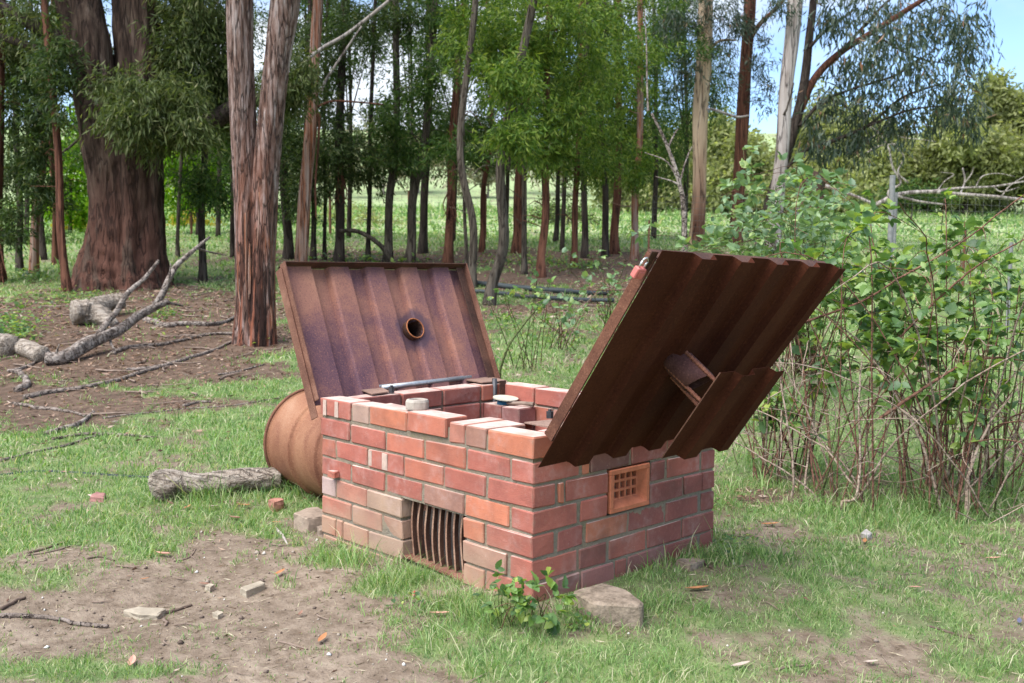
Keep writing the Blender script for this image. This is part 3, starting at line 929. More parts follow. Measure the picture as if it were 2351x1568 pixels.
# pipe coupling on the front wall top
cz = ZT + .013
cpl = MB(); cx_, cy_ = -.715, .062; R1, R0 = .044, .030
nn = 48; P = []
for (r_, z_, o_) in ((R1, cz, 1), (R1 * 1.03, cz + .006, 1), (R1 * 1.03, cz + .030, 1), (R1 * .95, cz + .038, 1), (R0 + .003, cz + .040, 0), (R0, cz + .034, 0), (R0, cz, 0)):
    for i in range(nn):
        a = 2 * math.pi * i / nn; k = 1 + (.03 if (o_ and (i % 8) in (0, 1)) else 0)
        P.append((cx_ + r_ * k * math.cos(a), cy_ + r_ * k * math.sin(a), z_))
F = [(k * nn + i, k * nn + (i + 1) % nn, (k + 1) * nn + (i + 1) % nn, (k + 1) * nn + i) for k in range(6) for i in range(nn)]
cpl.add(P, F); tag(cpl.build("pipe_coupling", m_plain("weathered_plastic", (.36, .31, .26), .7, 0, 70, .35, .2)), "weathered cream pipe coupling ring sitting on top of the front brick wall", "pipe coupling")

# jar lid and stick left on the inside ledge
jl = empty("jar_lid", (-1.10, W - .165, ZT - .085), "blue and pale jar lid left on the brick ledge inside the incinerator", "jar lid")
b = MB(); b.tube([(-1.10, W - .165, ZT - .085), (-1.10, W - .165, ZT - .058)], .040, 20); b.build("rim", m_plain("blue_tin", (.03, .13, .22), .5), jl, smooth=False)
b = MB(); b.tube([(-1.092, W - .17, ZT - .058), (-1.0915, W - .17, ZT - .053)], .062, 20); b.build("disc", m_plain("pale_card", (.50, .46, .36), .8), jl)
b = MB(); b.tube([(-1.06, W - .19, ZT - .075), (-.99, W - .16, ZT - .07), (-.93, W - .14, ZT - .072)], [.007, .009, .012], 8)
M['twig'] = m_plain("dead_twig", (.21, .155, .12), .9, 0, 60, .5)
M['twigdark'] = m_plain("dark_twig", (.12, .085, .065), .9, 0, 60, .5)
M['twiggrey'] = m_plain("grey_twig", (.36, .31, .28), .9, 0, 60, .5)
tag(b.build("stick", M['twig']), "short brown stick lying on the inside ledge beside the jar lid", "stick")
# ------------------------------------------------------------------ steel drum lying behind
cd = atd(716, 1022, 5.28); gzd = gz(cd[0] + .3, cd[1]); Rd = .268
cd = np.array([cd[0], cd[1], gzd + Rd - .012]); axd = unit(np.array([1.0, -.06, 0]))
M['drum'] = m_rust("drum_rust", [(.34, (.125, .052, .034)), (.47, (.215, .092, .055)), (.58, (.29, .14, .08)), (.76, (.37, .225, .145))], 3.2, 150, .1, .6, .12, (1, 1, .35))
mb = MB(); xs = []; rs = []
for a in np.linspace(0, .80, 161):
    r_ = Rd
    for c_, wd, hh in ((.265, .014, .009), (.535, .014, .009)):
        r_ += 1.9 * hh * math.exp(-((a - c_) / (wd * .75)) ** 2)
    if a < .010 or a > .79: r_ += .014
    elif a < .03: r_ -= .002
    xs.append(a); rs.append(r_)
mb.tube([cd + axd * a for a in xs], rs, 72, False)
drum = mb.build("steel_drum", M['drum'], None, origin=(cd[0] + .4, cd[1], gzd), smooth=True)
tag(drum, "rusty brown steel drum lying on its side behind the incinerator", "drum")
for a_, nm in ((.012, "drum_end"), (.788, "drum_end")):
    e = MB(); e.tube([cd + axd * a_, cd + axd * (a_ + .003)], Rd - .003, 48); e.build(nm, M['drum'], drum)
e = MB(); e.tube([cd + axd * .0 + (Rd + .010) * np.array([axd[1] * math.cos(t), -axd[0] * math.cos(t), math.sin(t)]) for t in np.linspace(0, 2 * math.pi, 65)], .009, 8, False)
e.build("rim", m_rust("rim_rust", [(.3, (.09, .04, .028)), (.5, (.16, .075, .05)), (.7, (.26, .12, .075)), (.85, (.34, .18, .11))], 8, 150), drum, smooth=True)

# ------------------------------------------------------------------ stones, blocks, timber on the ground
M['conc'] = m_plain("rough_concrete", (.25, .195, .145), .95, 0, 85, .8, 1.0)
M['block'] = m_plain("dirty_block", (.27, .205, .155), .95, 0, 45, .5, .6)
M['stone'] = m_plain("pale_stone", (.33, .28, .21), .9, 0, 40, .35, .5)


def lump(pts_bottom, pts_top, name, mat, label, cat, group=None, sub=3, jit=.006, seed=0):
    """irregular block from bottom and top outlines, subdivided and roughened"""
    import bmesh
    bm = bmesh.new(); n = len(pts_bottom)
    vb = [bm.verts.new(p) for p in pts_bottom]; vt = [bm.verts.new(p) for p in pts_top]
    bm.faces.new(vb[::-1]); bm.faces.new(vt)
    for i in range(n): bm.faces.new((vb[i], vb[(i + 1) % n], vt[(i + 1) % n], vt[i]))
    sz = max((np.array(pts_top).max(0) - np.array(pts_bottom).min(0)).max(), .01)
    bmesh.ops.bevel(bm, geom=bm.edges[:] , offset=sz * .03, segments=1, affect='EDGES')
    bmesh.ops.triangulate(bm, faces=bm.faces[:])
    bmesh.ops.subdivide_edges(bm, edges=[e for e in bm.edges if e.calc_length() > sz * .12], cuts=sub, use_grid_fill=True)
    bmesh.ops.triangulate(bm, faces=bm.faces[:])
    r = random.Random(seed)
    for v in bm.verts:
        co = np.array(v.co)
        d = float(vnoise(np.array([co[0] + co[2]]), np.array([co[1] - co[2]]), sz * .3, seed + 31)[0]) * jit * 1.6 + r.gauss(0, jit * .35)
        v.co = Vector(co + np.array([r.gauss(0, 1), r.gauss(0, 1), r.gauss(0, 1)]) * jit * .2 + unit(co - np.mean(np.array(pts_top + pts_bottom), 0)) * d)
    me = bpy.data.meshes.new(name)
    o0 = np.mean(np.array(pts_bottom), 0)
    bmesh.ops.translate(bm, verts=bm.verts[:], vec=Vector(-o0))
    bm.normal_update(); bm.to_mesh(me); bm.free(); me.materials.append(mat)
    o = mesh_obj(name, me, None, o0)
    return tag(o, label, cat, group)


def slab(pxs, h, name, mat, label, cat, group=None, seed=0, jit=.004, sink=.012, tilt=(0, 0)):
    """block whose top outline is given where it is seen; stands on the ground"""
    g = np.mean([at(*p) for p in pxs], 0); z0 = gz(g[0], g[1]) - sink
    top = []
    for p in pxs:
        d = ray(*p); zt = z0 + sink + h
        t = (zt - CAM[2]) / d[2]; top.append(CAM + d * t)
    top = [np.array(p) for p in top]
    c = np.mean(top, 0)
    top = [np.array([p[0], p[1], p[2] + (p[0] - c[0]) * tilt[0] + (p[1] - c[1]) * tilt[1]]) for p in top]
    A = sum(top[i][0] * top[(i + 1) % len(top)][1] - top[(i + 1) % len(top)][0] * top[i][1] for i in range(len(top)))
    if A < 0: top = top[::-1]
    bot = [np.array([c[0] + (p[0] - c[0]) * 1.03, c[1] + (p[1] - c[1]) * 1.03, z0]) for p in top]
    return lump([tuple(p) for p in bot], [tuple(p) for p in top], name, mat, label, cat, group, 2, jit, seed)


slab([(1312, 1355), (1382, 1338), (1440, 1352), (1478, 1380), (1474, 1390), (1366, 1384)], .058, "concrete_block", M['conc'], "rough broken concrete block in the grass at the foot of the right brick wall", "block", None, 3, .0025, .03)
slab([(672, 1176), (718, 1163), (752, 1170), (752, 1185), (705, 1190)], .07, "paving_block", M['block'], "grey-brown paving block lying against the left corner of the incinerator", "block", None, 5, .004, .02)
slab([(728, 1207), (752, 1203), (752, 1215), (733, 1217)], .05, "stone_piece", M['block'], "small stone piece tucked between the paving block and the brick corner", "stone", None, 6, .003)
slab([(614, 1146), (640, 1142), (652, 1147), (628, 1153)], .045, "brick_fragment", m_plain("broken_brick", (.34, .165, .12), .9, 0, 50, .4, .4), "broken orange brick piece in the grass in front of the drum", "brick", None, 7, .003)
slab([(283, 1400), (318, 1390), (378, 1396), (360, 1411), (318, 1409)], .022, "flat_stone", M['stone'], "larger flat pale stone on the bare soil at lower left", "stone", None, 8, .003)
slab([(551, 1348), (598, 1332), (608, 1338), (566, 1356)], .022, "flat_stone", M['stone'], "narrow pale stone slab on bare soil nearest the grass by the wall", "stone", None, 9, .002)
slab([(470, 1342), (482, 1338), (493, 1341), (482, 1348)], .018, "small_stone", M['stone'], "small rounded pale stone between the two flat stones on bare soil", "stone", None, 10, .002)
slab([(488, 1406), (500, 1402), (512, 1406), (500, 1413)], .018, "small_stone", M['stone'], "small knobbly pale stone right of the larger flat stone", "stone", None, 11, .002)
slab([(206, 1138), (222, 1128), (242, 1132), (238, 1142)], .03, "brick_fragment", m_plain("dull_brick", (.30, .15, .13), .9, 0, 50, .4, .4), "dull pink brick fragment in the grass left of the log", "brick", None, 12, .003)
slab([(1552, 1285), (1590, 1278), (1618, 1285), (1585, 1296)], .03, "stone_piece", M['conc'], "pale stone half buried in grass along the right brick wall", "stone", None, 13, .003)
slab([(1976, 1222), (1988, 1212), (2004, 1222), (1992, 1232)], .035, "pale_lump", m_plain("dry_lump", (.36, .33, .30), .95, 0, 60, .5, .8), "crumpled pale grey lump on the grass in front of the bramble", "stone", None, 14, .004)
slab([(985, 1358), (1010, 1352), (1030, 1362), (1005, 1370)], .02, "brick_fragment", M['block'], "small brick chip under the bottom edge of the iron grate", "brick", None, 15, .002)

M['log'] = m_bark("weathered_log", [(.32, (.11, .08, .06)), (.46, (.29, .235, .185)), (.58, (.46, .39, .32)), (.75, (.58, .52, .44))], (3, 30, 30), None, 1.0, None, math.radians(-50), .45)
M['deadwood'] = m_bark("dead_branch_wood", [(.36, (.06, .045, .036)), (.48, (.19, .15, .125)), (.6, (.33, .28, .24)), (.78, (.48, .43, .38))], (16, 16, 16), None, .8)


def rg(seed, amp=.12, k=3):
    """rough radius function: fluting around and along"""
    ph = np.random.default_rng(seed).uniform(0, 6.28, 12)
    def f(t, a):
        return 1 + amp * (.5 * np.sin(k * a + ph[0] + 2 * math.sin(3 * t)) + .35 * np.sin((k + 2) * a + ph[1] - 2.5 * math.sin(4 * t)) + .35 * np.sin((2 * k + 5) * a + ph[2] + 3 * math.sin(5 * t)) + .3 * np.sin(31 * t + ph[3] + 2 * a) * .5 + .2 * np.sin(13 * t + ph[4] - a))
    return f


def smooth(P, n):
    """Catmull-Rom resample"""
    P = np.array(P, float)
    Q = np.concatenate([[2 * P[0] - P[1]], P, [2 * P[-1] - P[-2]]])
    out = []
    m = len(P) - 1
    for u in np.linspace(0, m, n):
        i = min(int(u), m - 1); t = u - i
        p0, p1, p2, p3 = Q[i:i + 4]
        out.append(.5 * (2 * p1 + (p2 - p0) * t + (2 * p0 - 5 * p1 + 4 * p2 - p3) * t * t + (3 * p1 - p0 - 3 * p2 + p3) * t ** 3))
    return np.array(out)


def lie(pxs, r, lift=0.0):
    """path lying on the ground, seen at these points"""
    return [at(*p) + np.array([0, 0, r * .7 + lift]) for p in pxs]


def stick(pxs, r0, r1, label, mat, name="stick", n=None, group=None, cat="stick", k=7):
    r0 *= .75; r1 *= .7
    P = smooth(lie(pxs, (r0 + r1) / 2), n or 9 * len(pxs))
    P[1:-1, :2] += np.cumsum(rng.normal(0, r0 * .22, (len(P) - 2, 2)), 0) * np.sin(np.linspace(0, math.pi, len(P) - 2))[:, None]
    P[:, 2] = ground(P[:, 0], P[:, 1]) + (r0 + r1) / 2 * .7
    mb = MB(); mb.tube(P, np.linspace(r0, r1, len(P)), k, True, rg(hash(pxs[0]) % 999, .2, 2))
    return tag(mb.build(name, mat, None, smooth=True), label, cat, group)


# log beside the drum
P = smooth([at(352, 1152) + [0, 0, .035], at(395, 1146) + [0, 0, .078], at(470, 1140) + [0, 0, .058], at(560, 1130) + [0, 0, .062], at(640, 1124) + [0, 0, .055]], 40)
mb = MB(); P = smooth(P, 110); rr_ = np.interp(np.linspace(0, 1, 110), [0, .03, .12, .22, .34, .6, 1], [.03, .058, .082, .074, .056, .060, .050])
lgn = np.random.default_rng(3).normal(0, 1, (110, 32))
def lgr(t, a):
    i = int(t * 109); base = rg(4, .13, 3)(t, a)
    return base + .022 * lgn[i, :len(a)] * (1.8 if t < .2 else .8) + .05 * np.abs(np.sin(6 * a + 1.5 * math.sin(7 * t))) ** .6
mb.tube(P, rr_, 32, True, lgr)
lg = mb.build("log", M['log'], None, smooth=True); tag(lg, "weathered grey log with a dark gnarled end lying against the drum", "log")
P = smooth(lie([(-20, 1096), (80, 1084), (160, 1086), (260, 1092), (360, 1097)], .004, -.004) + lie([(470, 1096), (560, 1086), (640, 1078)], .012, .0), 60)
mb = MB(); mb.tube(P, .0105, 8); tag(mb.build("garden_hose", m_plain("blue_black_poly", (.03, .038, .055), .5, 0, 30, .2, .02), None, smooth=True), "dark blue hose running across the grass and behind the log", "hose")

# the big dead branch
br = MB()
zz = lambda px, py, s: atd(px, py, s)
s0 = sdepth(at(118, 838))
main = smooth([zz(108, 826, s0), zz(135, 824, s0 + .02), zz(163, 812, s0 + .1), zz(198, 790, s0 + .3), zz(233, 775, s0 + .5), zz(275, 756, s0 + .7), zz(315, 726, s0 + .95), zz(352, 706, s0 + 1.1), zz(386, 692, s0 + 1.2)], 44)
br.tube(main, np.interp(np.linspace(0, 1, 44), [0, .12, .35, .6, 1], [.075, .062, .072, .055, .034]), 16, True, rg(8, .14, 3))
deb = br.build("fallen_branch", M['deadwood'], None, smooth=True); tag(deb, "large forked grey dead branch on the leaf litter with limbs rising to the right", "branch")
for pts, rs_ in (([zz(352, 708, s0 + 1.1), zz(373, 674, s0 + 1.25), zz(390, 636, s0 + 1.4), zz(406, 609, s0 + 1.5), zz(430, 587, s0 + 1.6), zz(456, 565, s0 + 1.7), zz(482, 544, s0 + 1.8)], (.040, .016)),
                 ([zz(224, 772, s0 + .45), zz(245, 742, s0 + .6), zz(268, 714, s0 + .7), zz(292, 674, s0 + .85), zz(327, 644, s0 + 1.0), zz(345, 623, s0 + 1.1), zz(364, 598, s0 + 1.2)], (.036, .016)),
                 ([zz(386, 655, s0 + 1.35), zz(390, 630, s0 + 1.3), zz(392, 604, s0 + 1.3)], (.015, .006)),
                 ([zz(384, 694, s0 + 1.2), zz(400, 698, s0 + 1.3), zz(420, 702, s0 + 1.5)], (.02, .009)),
                 ([zz(252, 778, s0 + .6), zz(258, 796, s0 + .5), zz(272, 806, s0 + .45)], (.015, .006)),
                 ([zz(128, 818, s0), zz(132, 802, s0), zz(136, 792, s0 - .05)], (.014, .006)),
                 ([zz(452, 570, s0 + 1.7), zz(480, 578, s0 + 1.9), zz(520, 586, s0 + 2.1)], (.014, .006))):
    b = MB(); P = smooth(pts, 24); b.tube(P, np.linspace(rs_[0], rs_[1], 24), 12, True, rg(int(pts[0][0] * 100) % 77, .12, 2)); b.build("limb", M['deadwood'], deb, smooth=True)
# gnarled log beyond it
s1 = sdepth(at(180, 748))
gl = MB(); P = smooth([zz(168, 716, s1), zz(198, 716, s1 + .1), zz(225, 722, s1 + .1), zz(262, 748, s1 - .1)], 30)
gl.tube(P, np.interp(np.linspace(0, 1, 30), [0, .3, .7, 1], [.13, .15, .12, .06]), 18, True, rg(12, .22, 3))
glo = gl.build("gnarled_log", M['log'], None, smooth=True); tag(glo, "gnarled hollow log in the litter in front of the huge tree", "log")
gl = MB(); P = smooth([zz(215, 703, s1 + .5), zz(250, 695, s1 + .7), zz(285, 690, s1 + .8)], 24); gl.tube(P, .10, 14, True, lambda t, a: 1 + .10 * math.sin(t * 50) + .05 * np.sin(3 * a)); tag(gl.build("ribbed_log", M['log'], None, smooth=True), "pale ridged log lying just behind the gnarled log", "log")
# cut logs at the left edge
for (a, b_, r_, lb) in (((-30, 800), (28, 822), .115, "round cut log end poking in at the left edge"), ((50, 812), (98, 802), .085, "short cut log lying between the left edge and the big dead branch")):
    s_ = sdepth(at(a[0] + 20, a[1] + 20)); P = smooth([atd(a[0], a[1], s_ + .3), atd(b_[0], b_[1], s_)], 10)
    P[:, 2] = ground(P[:, 0], P[:, 1]) + r_ * .8
    mb = MB(); mb.tube(P, r_, 18, True, rg(int(r_ * 1000), .07, 3)); tag(mb.build("cut_log", M['log'], None, smooth=True), lb, "log")
M['stk'] = m_bark("stick_bark", [(.3, (.10, .075, .06)), (.5, (.25, .20, .165)), (.7, (.37, .31, .27)), (.85, (.48, .42, .38))], (25, 25, 25))
G = "sticks and branches on the ground"
for pts, r0, r1, lb, mt in (
    ([(55, 918), (120, 903), (230, 886), (330, 857), (430, 825), (505, 800), (540, 785)], .030, .020, "long pale branch running across the litter to the foot of the twin trunk", 'stk'),
    ([(258, 815), (300, 800), (380, 792), (470, 772), (540, 768)], .035, .022, "branch lying between the big dead branch and the twin trunk", 'stk'),
    ([(330, 735), (380, 750), (430, 748), (500, 745), (545, 730)], .055, .03, "dark branch stub reaching right from under the big dead branch", 'deadwood'),
    ([(0, 1062), (60, 1045), (130, 1030), (200, 1008), (240, 1000)], .014, .009, "thin stick on the lawn from the left edge, below the curved one", 'stk'),
    ([(120, 1010), (200, 998), (290, 1000), (362, 1006)], .017, .011, "curved grey stick on the lawn above the thin one", 'stk'),
    ([(105, 1000), (150, 988), (190, 972), (215, 950)], .03, .018, "bleached driftwood-like branch on the lawn edge at left", 'deadwood'),
    ([(235, 962), (330, 950), (430, 940), (540, 932), (640, 915), (705, 900)], .010, .005, "long thin dark stick across the lawn ending behind the drum", 'stk'),
    ([(420, 935), (455, 928), (485, 924)], .018, .012, "short pale stick on the lawn left of the lid", 'stk'),
    ([(500, 862), (550, 853), (608, 838)], .016, .010, "short stick on the lawn right of the twin trunk foot", 'stk'),
    ([(40, 900), (60, 885), (48, 862), (20, 855)], .045, .025, "crooked pale branch stub in the litter at the left edge", 'deadwood'),
    ([(30, 930), (90, 938), (150, 945), (195, 958)], .022, .014, "pale forked stick lying on litter above the driftwood branch", 'stk'),
    ([(25, 855), (70, 838), (112, 815)], .025, .014, "slim dark branch leaning to the base of the big dead branch", 'stk'),
    ([(290, 852), (340, 848), (385, 838)], .024, .016, "stick beside the pale stones in the litter", 'stk'),
    ([(0, 1404), (30, 1390), (58, 1379)], .011, .007, "dark stick at the lower left edge, upper of two", 'twigdark'),
    ([(0, 1420), (60, 1418), (130, 1427), (190, 1438), (248, 1444)], .013, .010, "long dark stick on bare soil at the lower left edge", 'stk'),
    ([(62, 1272), (105, 1263), (155, 1245)], .008, .005, "forked dark twig on thin grass at left", 'twigdark'),
    ([(75, 1275), (120, 1268), (160, 1258)], .006, .004, "thin pale twig beside the forked dark twig", 'twig'),
    ([(380, 1410), (410, 1404), (440, 1393)], .010, .006, "short dark stick touching the larger flat stone", 'twigdark'),
    ([(376, 1424), (380, 1440)], .008, .006, "tiny stick just below the larger flat stone", 'twig'),
    ([(634, 1215), (650, 1235), (660, 1252)], .009, .006, "short grey stick on bare soil in front of the paving block", 'twiggrey'),
    ([(200, 1284), (240, 1282), (262, 1290)], .007, .005, "small bent stick in the middle of the bare soil", 'twigdark'),
    ([(318, 1255), (360, 1264), (390, 1270)], .006, .004, "thin twig at the upper edge of the bare soil", 'twigdark'),
    ([(398, 1290), (430, 1284), (450, 1262)], .005, .003, "fine pale twig by the fallen pink leaf", 'twig'),
    ([(640, 1475), (680, 1484), (706, 1492)], .006, .004, "thin brown twig low in the middle of the bare soil", 'twig'),
    ([(2130, 1440), (2200, 1460), (2235, 1472)], .006, .004, "dark thin twig on the grass at lower right", 'twigdark'),
    ([(1600, 1285), (1640, 1312)], .010, .007, "black stick in the grass beside the right wall corner", 'twigdark'),
    ([(1780, 1545), (1830, 1532), (1880, 1528)], .007, .004, "brown twig at the bottom edge right of the centre", 'twig')):
    stick(pts, r0, r1, lb, M[mt], group=G)
for (y0, lb) in ((662, "upper of two black pipes lying in the litter under the trees"), (680, "lower of two black pipes lying in the litter under the trees")):
    P = smooth(lie([(1085, y0 - 5), (1150, y0), (1230, y0 + 8), (1320, y0 + 14), (1410, y0 + 16)], .04), 40)
    P[:, 2] = ground(P[:, 0], P[:, 1]) + .045
    mb = MB(); mb.tube(P, .042 if y0 < 670 else .03, 10); tag(mb.build("poly_pipe", m_plain("black_poly", (.05, .06, .062), .45, 0, 20, .3, .05), None, smooth=True), lb, "pipe", "black pipes under the trees")
# ------------------------------------------------------------------ trees
M['bark_stringy'] = m_bark("stringy_bark", [(.38, (.030, .018, .014)), (.47, (.125, .072, .055)), (.56, (.24, .165, .14)), (.70, (.42, .355, .33))], (19, 19, 2.6), (.0, 2.9, .97), 1.0, (-.2, 2.9, (.33, .115, .065)))
M['bark_old'] = m_bark("old_furrowed_bark", [(.38, (.012, .008, .006)), (.49, (.052, .032, .024)), (.6, (.105, .070, .052)), (.76, (.19, .145, .115))], (9, 9, 1.3), None, 1.0, (.2, 2.2, (.15, .07, .05)), None, .65)
M['bark_dark'] = m_bark("dark_bark", [(.3, (.022, .017, .014)), (.5, (.055, .042, .034)), (.7, (.10, .08, .065)), (.85, (.15, .12, .10))], (18, 18, 2))
M['bark_grey'] = m_bark("grey_bark", [(.36, (.03, .024, .019)), (.48, (.075, .06, .046)), (.6, (.125, .103, .08)), (.78, (.19, .165, .135))], (18, 18, 2))
M['bark_red'] = m_bark("red_bark", [(.3, (.045, .02, .015)), (.5, (.13, .055, .035)), (.7, (.24, .11, .07)), (.85, (.36, .2, .14))], (20, 20, 1.2))
M['bark_orange'] = m_bark("orange_bark", [(.36, (.06, .03, .02)), (.46, (.28, .10, .05)), (.56, (.33, .21, .16)), (.75, (.42, .35, .31))], (22, 22, .8))
M['bark_cream'] = m_bark("cream_bark", [(.3, (.26, .15, .09)), (.48, (.50, .36, .24)), (.65, (.60, .46, .33)), (.85, (.66, .56, .46))], (9, 9, .7), (.0, 2.0, .6), .5, (.0, 3.2, (.26, .11, .07)))
M['bark_white'] = m_bark("white_bark", [(.3, (.16, .12, .10)), (.48, (.33, .28, .25)), (.65, (.46, .41, .38)), (.85, (.56, .53, .51))], (9, 9, .9), (.0, 1.4, .6), .5)
M['lf_bright'] = m_leaf("wattle_leaves", [(0, (.035, .075, .012)), (.35, (.075, .14, .018)), (.7, (.13, .20, .028)), (1, (.22, .26, .05))])
M['lf_mid'] = m_leaf("mid_green_leaves", [(0, (.022, .052, .012)), (.5, (.05, .10, .02)), (.85, (.09, .15, .035)), (1, (.15, .16, .055))])
M['lf_dark'] = m_leaf("dark_leaves", [(0, (.022, .042, .014)), (.5, (.048, .08, .023)), (.88, (.085, .12, .038)), (1, (.13, .13, .055))])
M['lf_olive'] = m_leaf("olive_leaves", [(0, (.034, .05, .014)), (.5, (.072, .10, .026)), (.85, (.125, .15, .05)), (1, (.19, .19, .09))])
M['lf_gum'] = m_leaf("gum_leaves", [(0, (.018, .036, .02)), (.5, (.038, .062, .034)), (.85, (.08, .11, .068)), (.95, (.15, .18, .125)), (1, (.25, .11, .06))], .2, .4, .4)
M['lf_lime'] = m_leaf("lime_leaves", [(0, (.07, .17, .008)), (.5, (.13, .26, .012)), (1, (.24, .34, .03))], .55)
M['lf_far'] = m_leaf("far_wattle_leaves", [(0, (.14, .16, .07)), (.5, (.25, .27, .115)), (1, (.38, .39, .18))], .45)  # paler tone: distance haze put into the leaf colour
M['lf_haze'] = m_leaf("distant_leaves", [(0, (.13, .14, .085)), (.5, (.19, .19, .12)), (1, (.29, .24, .17))], .3)  # hill haze painted in as a paler leaf colour
M['lf_yel'] = m_leaf("yellow_leaves", [(0, (.22, .2, .02)), (1, (.42, .34, .05))], .4)


def foliage(blobs, L, Wd, droop=1.0, spread=.14, per=34):
    """leaf positions clustered on twig ends inside ellipsoids; blobs: (centre, radii, n)"""
    P = []; A = []
    for c, r, n in blobs:
        k = max(3, int(n / per))
        u = unit(rng.normal(0, 1, (k, 3))) * (rng.uniform(0, 1, (k, 1)) ** .45)
        tw = np.array(c) + (u + rng.normal(0, .22, (k, 3))) * np.array(r)
        tdir = unit(u * 1.0 + rng.normal(0, .5, (k, 3)) + np.array([0, 0, -.25 * droop]))
        i = rng.integers(0, k, n)
        t = rng.uniform(-.5, .5, (n, 1))
        p = tw[i] + tdir[i] * t * spread * 3.2 + rng.normal(0, spread * .55, (n, 3))
        a = unit(tdir[i] * .7 + rng.normal(0, .55, (n, 3)) + np.array([0, 0, -.9 * droop]))
        P.append(p); A.append(a)
    P = np.concatenate(P); A = np.concatenate(A)
    n = len(P)
    return P, A, L * rng.uniform(.6, 1.3, n), Wd * rng.uniform(.6, 1.3, n)


def crown(tree, blobs, mat, L=.11, Wd=.02, droop=1.0, spread=.14, per=34, name="crown"):
    P, A, l, w_ = foliage(blobs, L, Wd, droop, spread, per)
    me = leaves_mesh(name, P, A, l, w_, mat, org(tree))
    return mesh_obj(name, me, tree, org(tree))


def blob(px, py, rx, ry, s, n, deep=None):
    k = s / FPX
    return (atd(px, py, s), (rx * k, (deep or rx) * k, ry * k), n)


def ptrunk(pts, radii_px, s, n=20, m=60, amp=.08, k=3, seed=0, flare=None, ds=0.0):
    """trunk through points as seen, at distance s"""
    P = smooth([atd(x, y, s + ds * i / max(1, len(pts) - 1)) for i, (x, y) in enumerate(pts)], m)
    R_ = np.interp(np.linspace(0, 1, m), np.linspace(0, 1, len(radii_px)), radii_px) * s / FPX
    P[0] = P[0] - np.array([0, 0, .12])
    mb = MB(); mb.tube(P, R_, n, True, rg(seed, amp, k)); return mb


def branchy(tree, pts, r0, r1, s, mat, seed=0, name="limb", n=8):
    P = smooth([atd(*p, s) if len(p) == 2 else atd(*p) for p in pts], 6 * len(pts))
    mb = MB(); mb.tube(P, np.linspace(r0, r1, len(P)) * s / FPX, n, True, rg(seed, .1, 2))
    return mb.build(name, mat, tree, smooth=True)


def hi_blobs(px, s, y0, y1, rx, n, cnt):
    return [blob(px + rng.normal(0, rx * .6), y, rx * rng.uniform(.8, 1.2), 70, s + rng.normal(0, .5), n) for y in np.linspace(y0, y1, cnt)]


# twin trunk
b0 = at(586, 788); s_tw = sdepth(b0)
tw = empty("twin_trunk_tree", b0, "twin-stemmed stringybark tree with grey and red peeling bark beside the lying branch", "tree")
mb = ptrunk([(572, 792), (576, 700), (572, 600), (570, 500), (564, 400), (556, 250), (552, 120), (551, 0), (548, -300), (540, -700)], [38, 34, 32, 31, 30, 29, 29, 29, 26, 20], s_tw, 48, 150, .055, 3, 3)
mb.build("trunk", M['bark_stringy'], tw, smooth=True)
mb = ptrunk([(600, 794), (600, 700), (601, 600), (606, 500), (611, 400), (625, 250), (640, 120), (656, 0), (690, -300), (720, -700)], [38, 33, 31, 30, 30, 28, 29, 33, 27, 20], s_tw - .04, 48, 150, .055, 3, 9)
mb.build("trunk", M['bark_stringy'], tw, smooth=True)
sb = MB()
for i in range(14):                                    # loose strips of bark
    x0 = rng.uniform(548, 625); y0 = rng.uniform(430, 720); ln = rng.uniform(50, 150)
    s_ = s_tw - 34 * s_tw / FPX * (1 - ((x0 - 587) / 52) ** 2 * .6) - .005
    pts = smooth([atd(x0, y0, s_), atd(x0 + rng.normal(0, 2), y0 + ln * .5, s_ - .012), atd(x0 + rng.normal(0, 5), y0 + ln, s_ - .02)], 8)
    sb.tube(pts, np.linspace(.014, .004, 8), 5)
sb.build("bark_strip", M['bark_orange'], tw)
crown(tw, hi_blobs(560, s_tw, -250, -800, 170, 500, 4) + hi_blobs(690, s_tw, -250, -800, 170, 500, 4), M['lf_gum'], .14, .026)

# slim orange trunk
b0 = at(692, 640); s_ = sdepth(b0)
t8 = empty("slim_gum_tree", b0, "slender tree with orange and grey bark just right of the twin-stemmed tree", "tree")
ptrunk([(688, 650), (692, 590), (700, 450), (713, 300), (721, 150), (730, 0), (742, -250), (750, -600)], [17, 15, 15, 14, 12, 12, 10, 7], s_, 22, 90, .12, 4, 5).build("trunk", M['bark_orange'], t8, smooth=True)
branchy(t8, [(660, 185), (690, 150), (740, 110), (800, 75), (890, 4), (960, -60)], 4.5, 3.5, s_ - .3, M['bark_white'], 2)
branchy(t8, [(735, 215), (752, 178), (790, 120), (830, 60)], 3.5, 2, s_, M['bark_white'], 3)
branchy(t8, [(728, 245), (765, 232), (830, 235), (880, 240)], 3, 1.5, s_, M['bark_red'], 4)
branchy(t8, [(733, 260), (731, 330), (724, 420), (726, 500)], 3.2, 1.8, s_, M['bark_red'], 5, "bark_strip")
crown(t8, hi_blobs(745, s_, -150, -600, 130, 600, 4), M['lf_gum'], .13, .024)

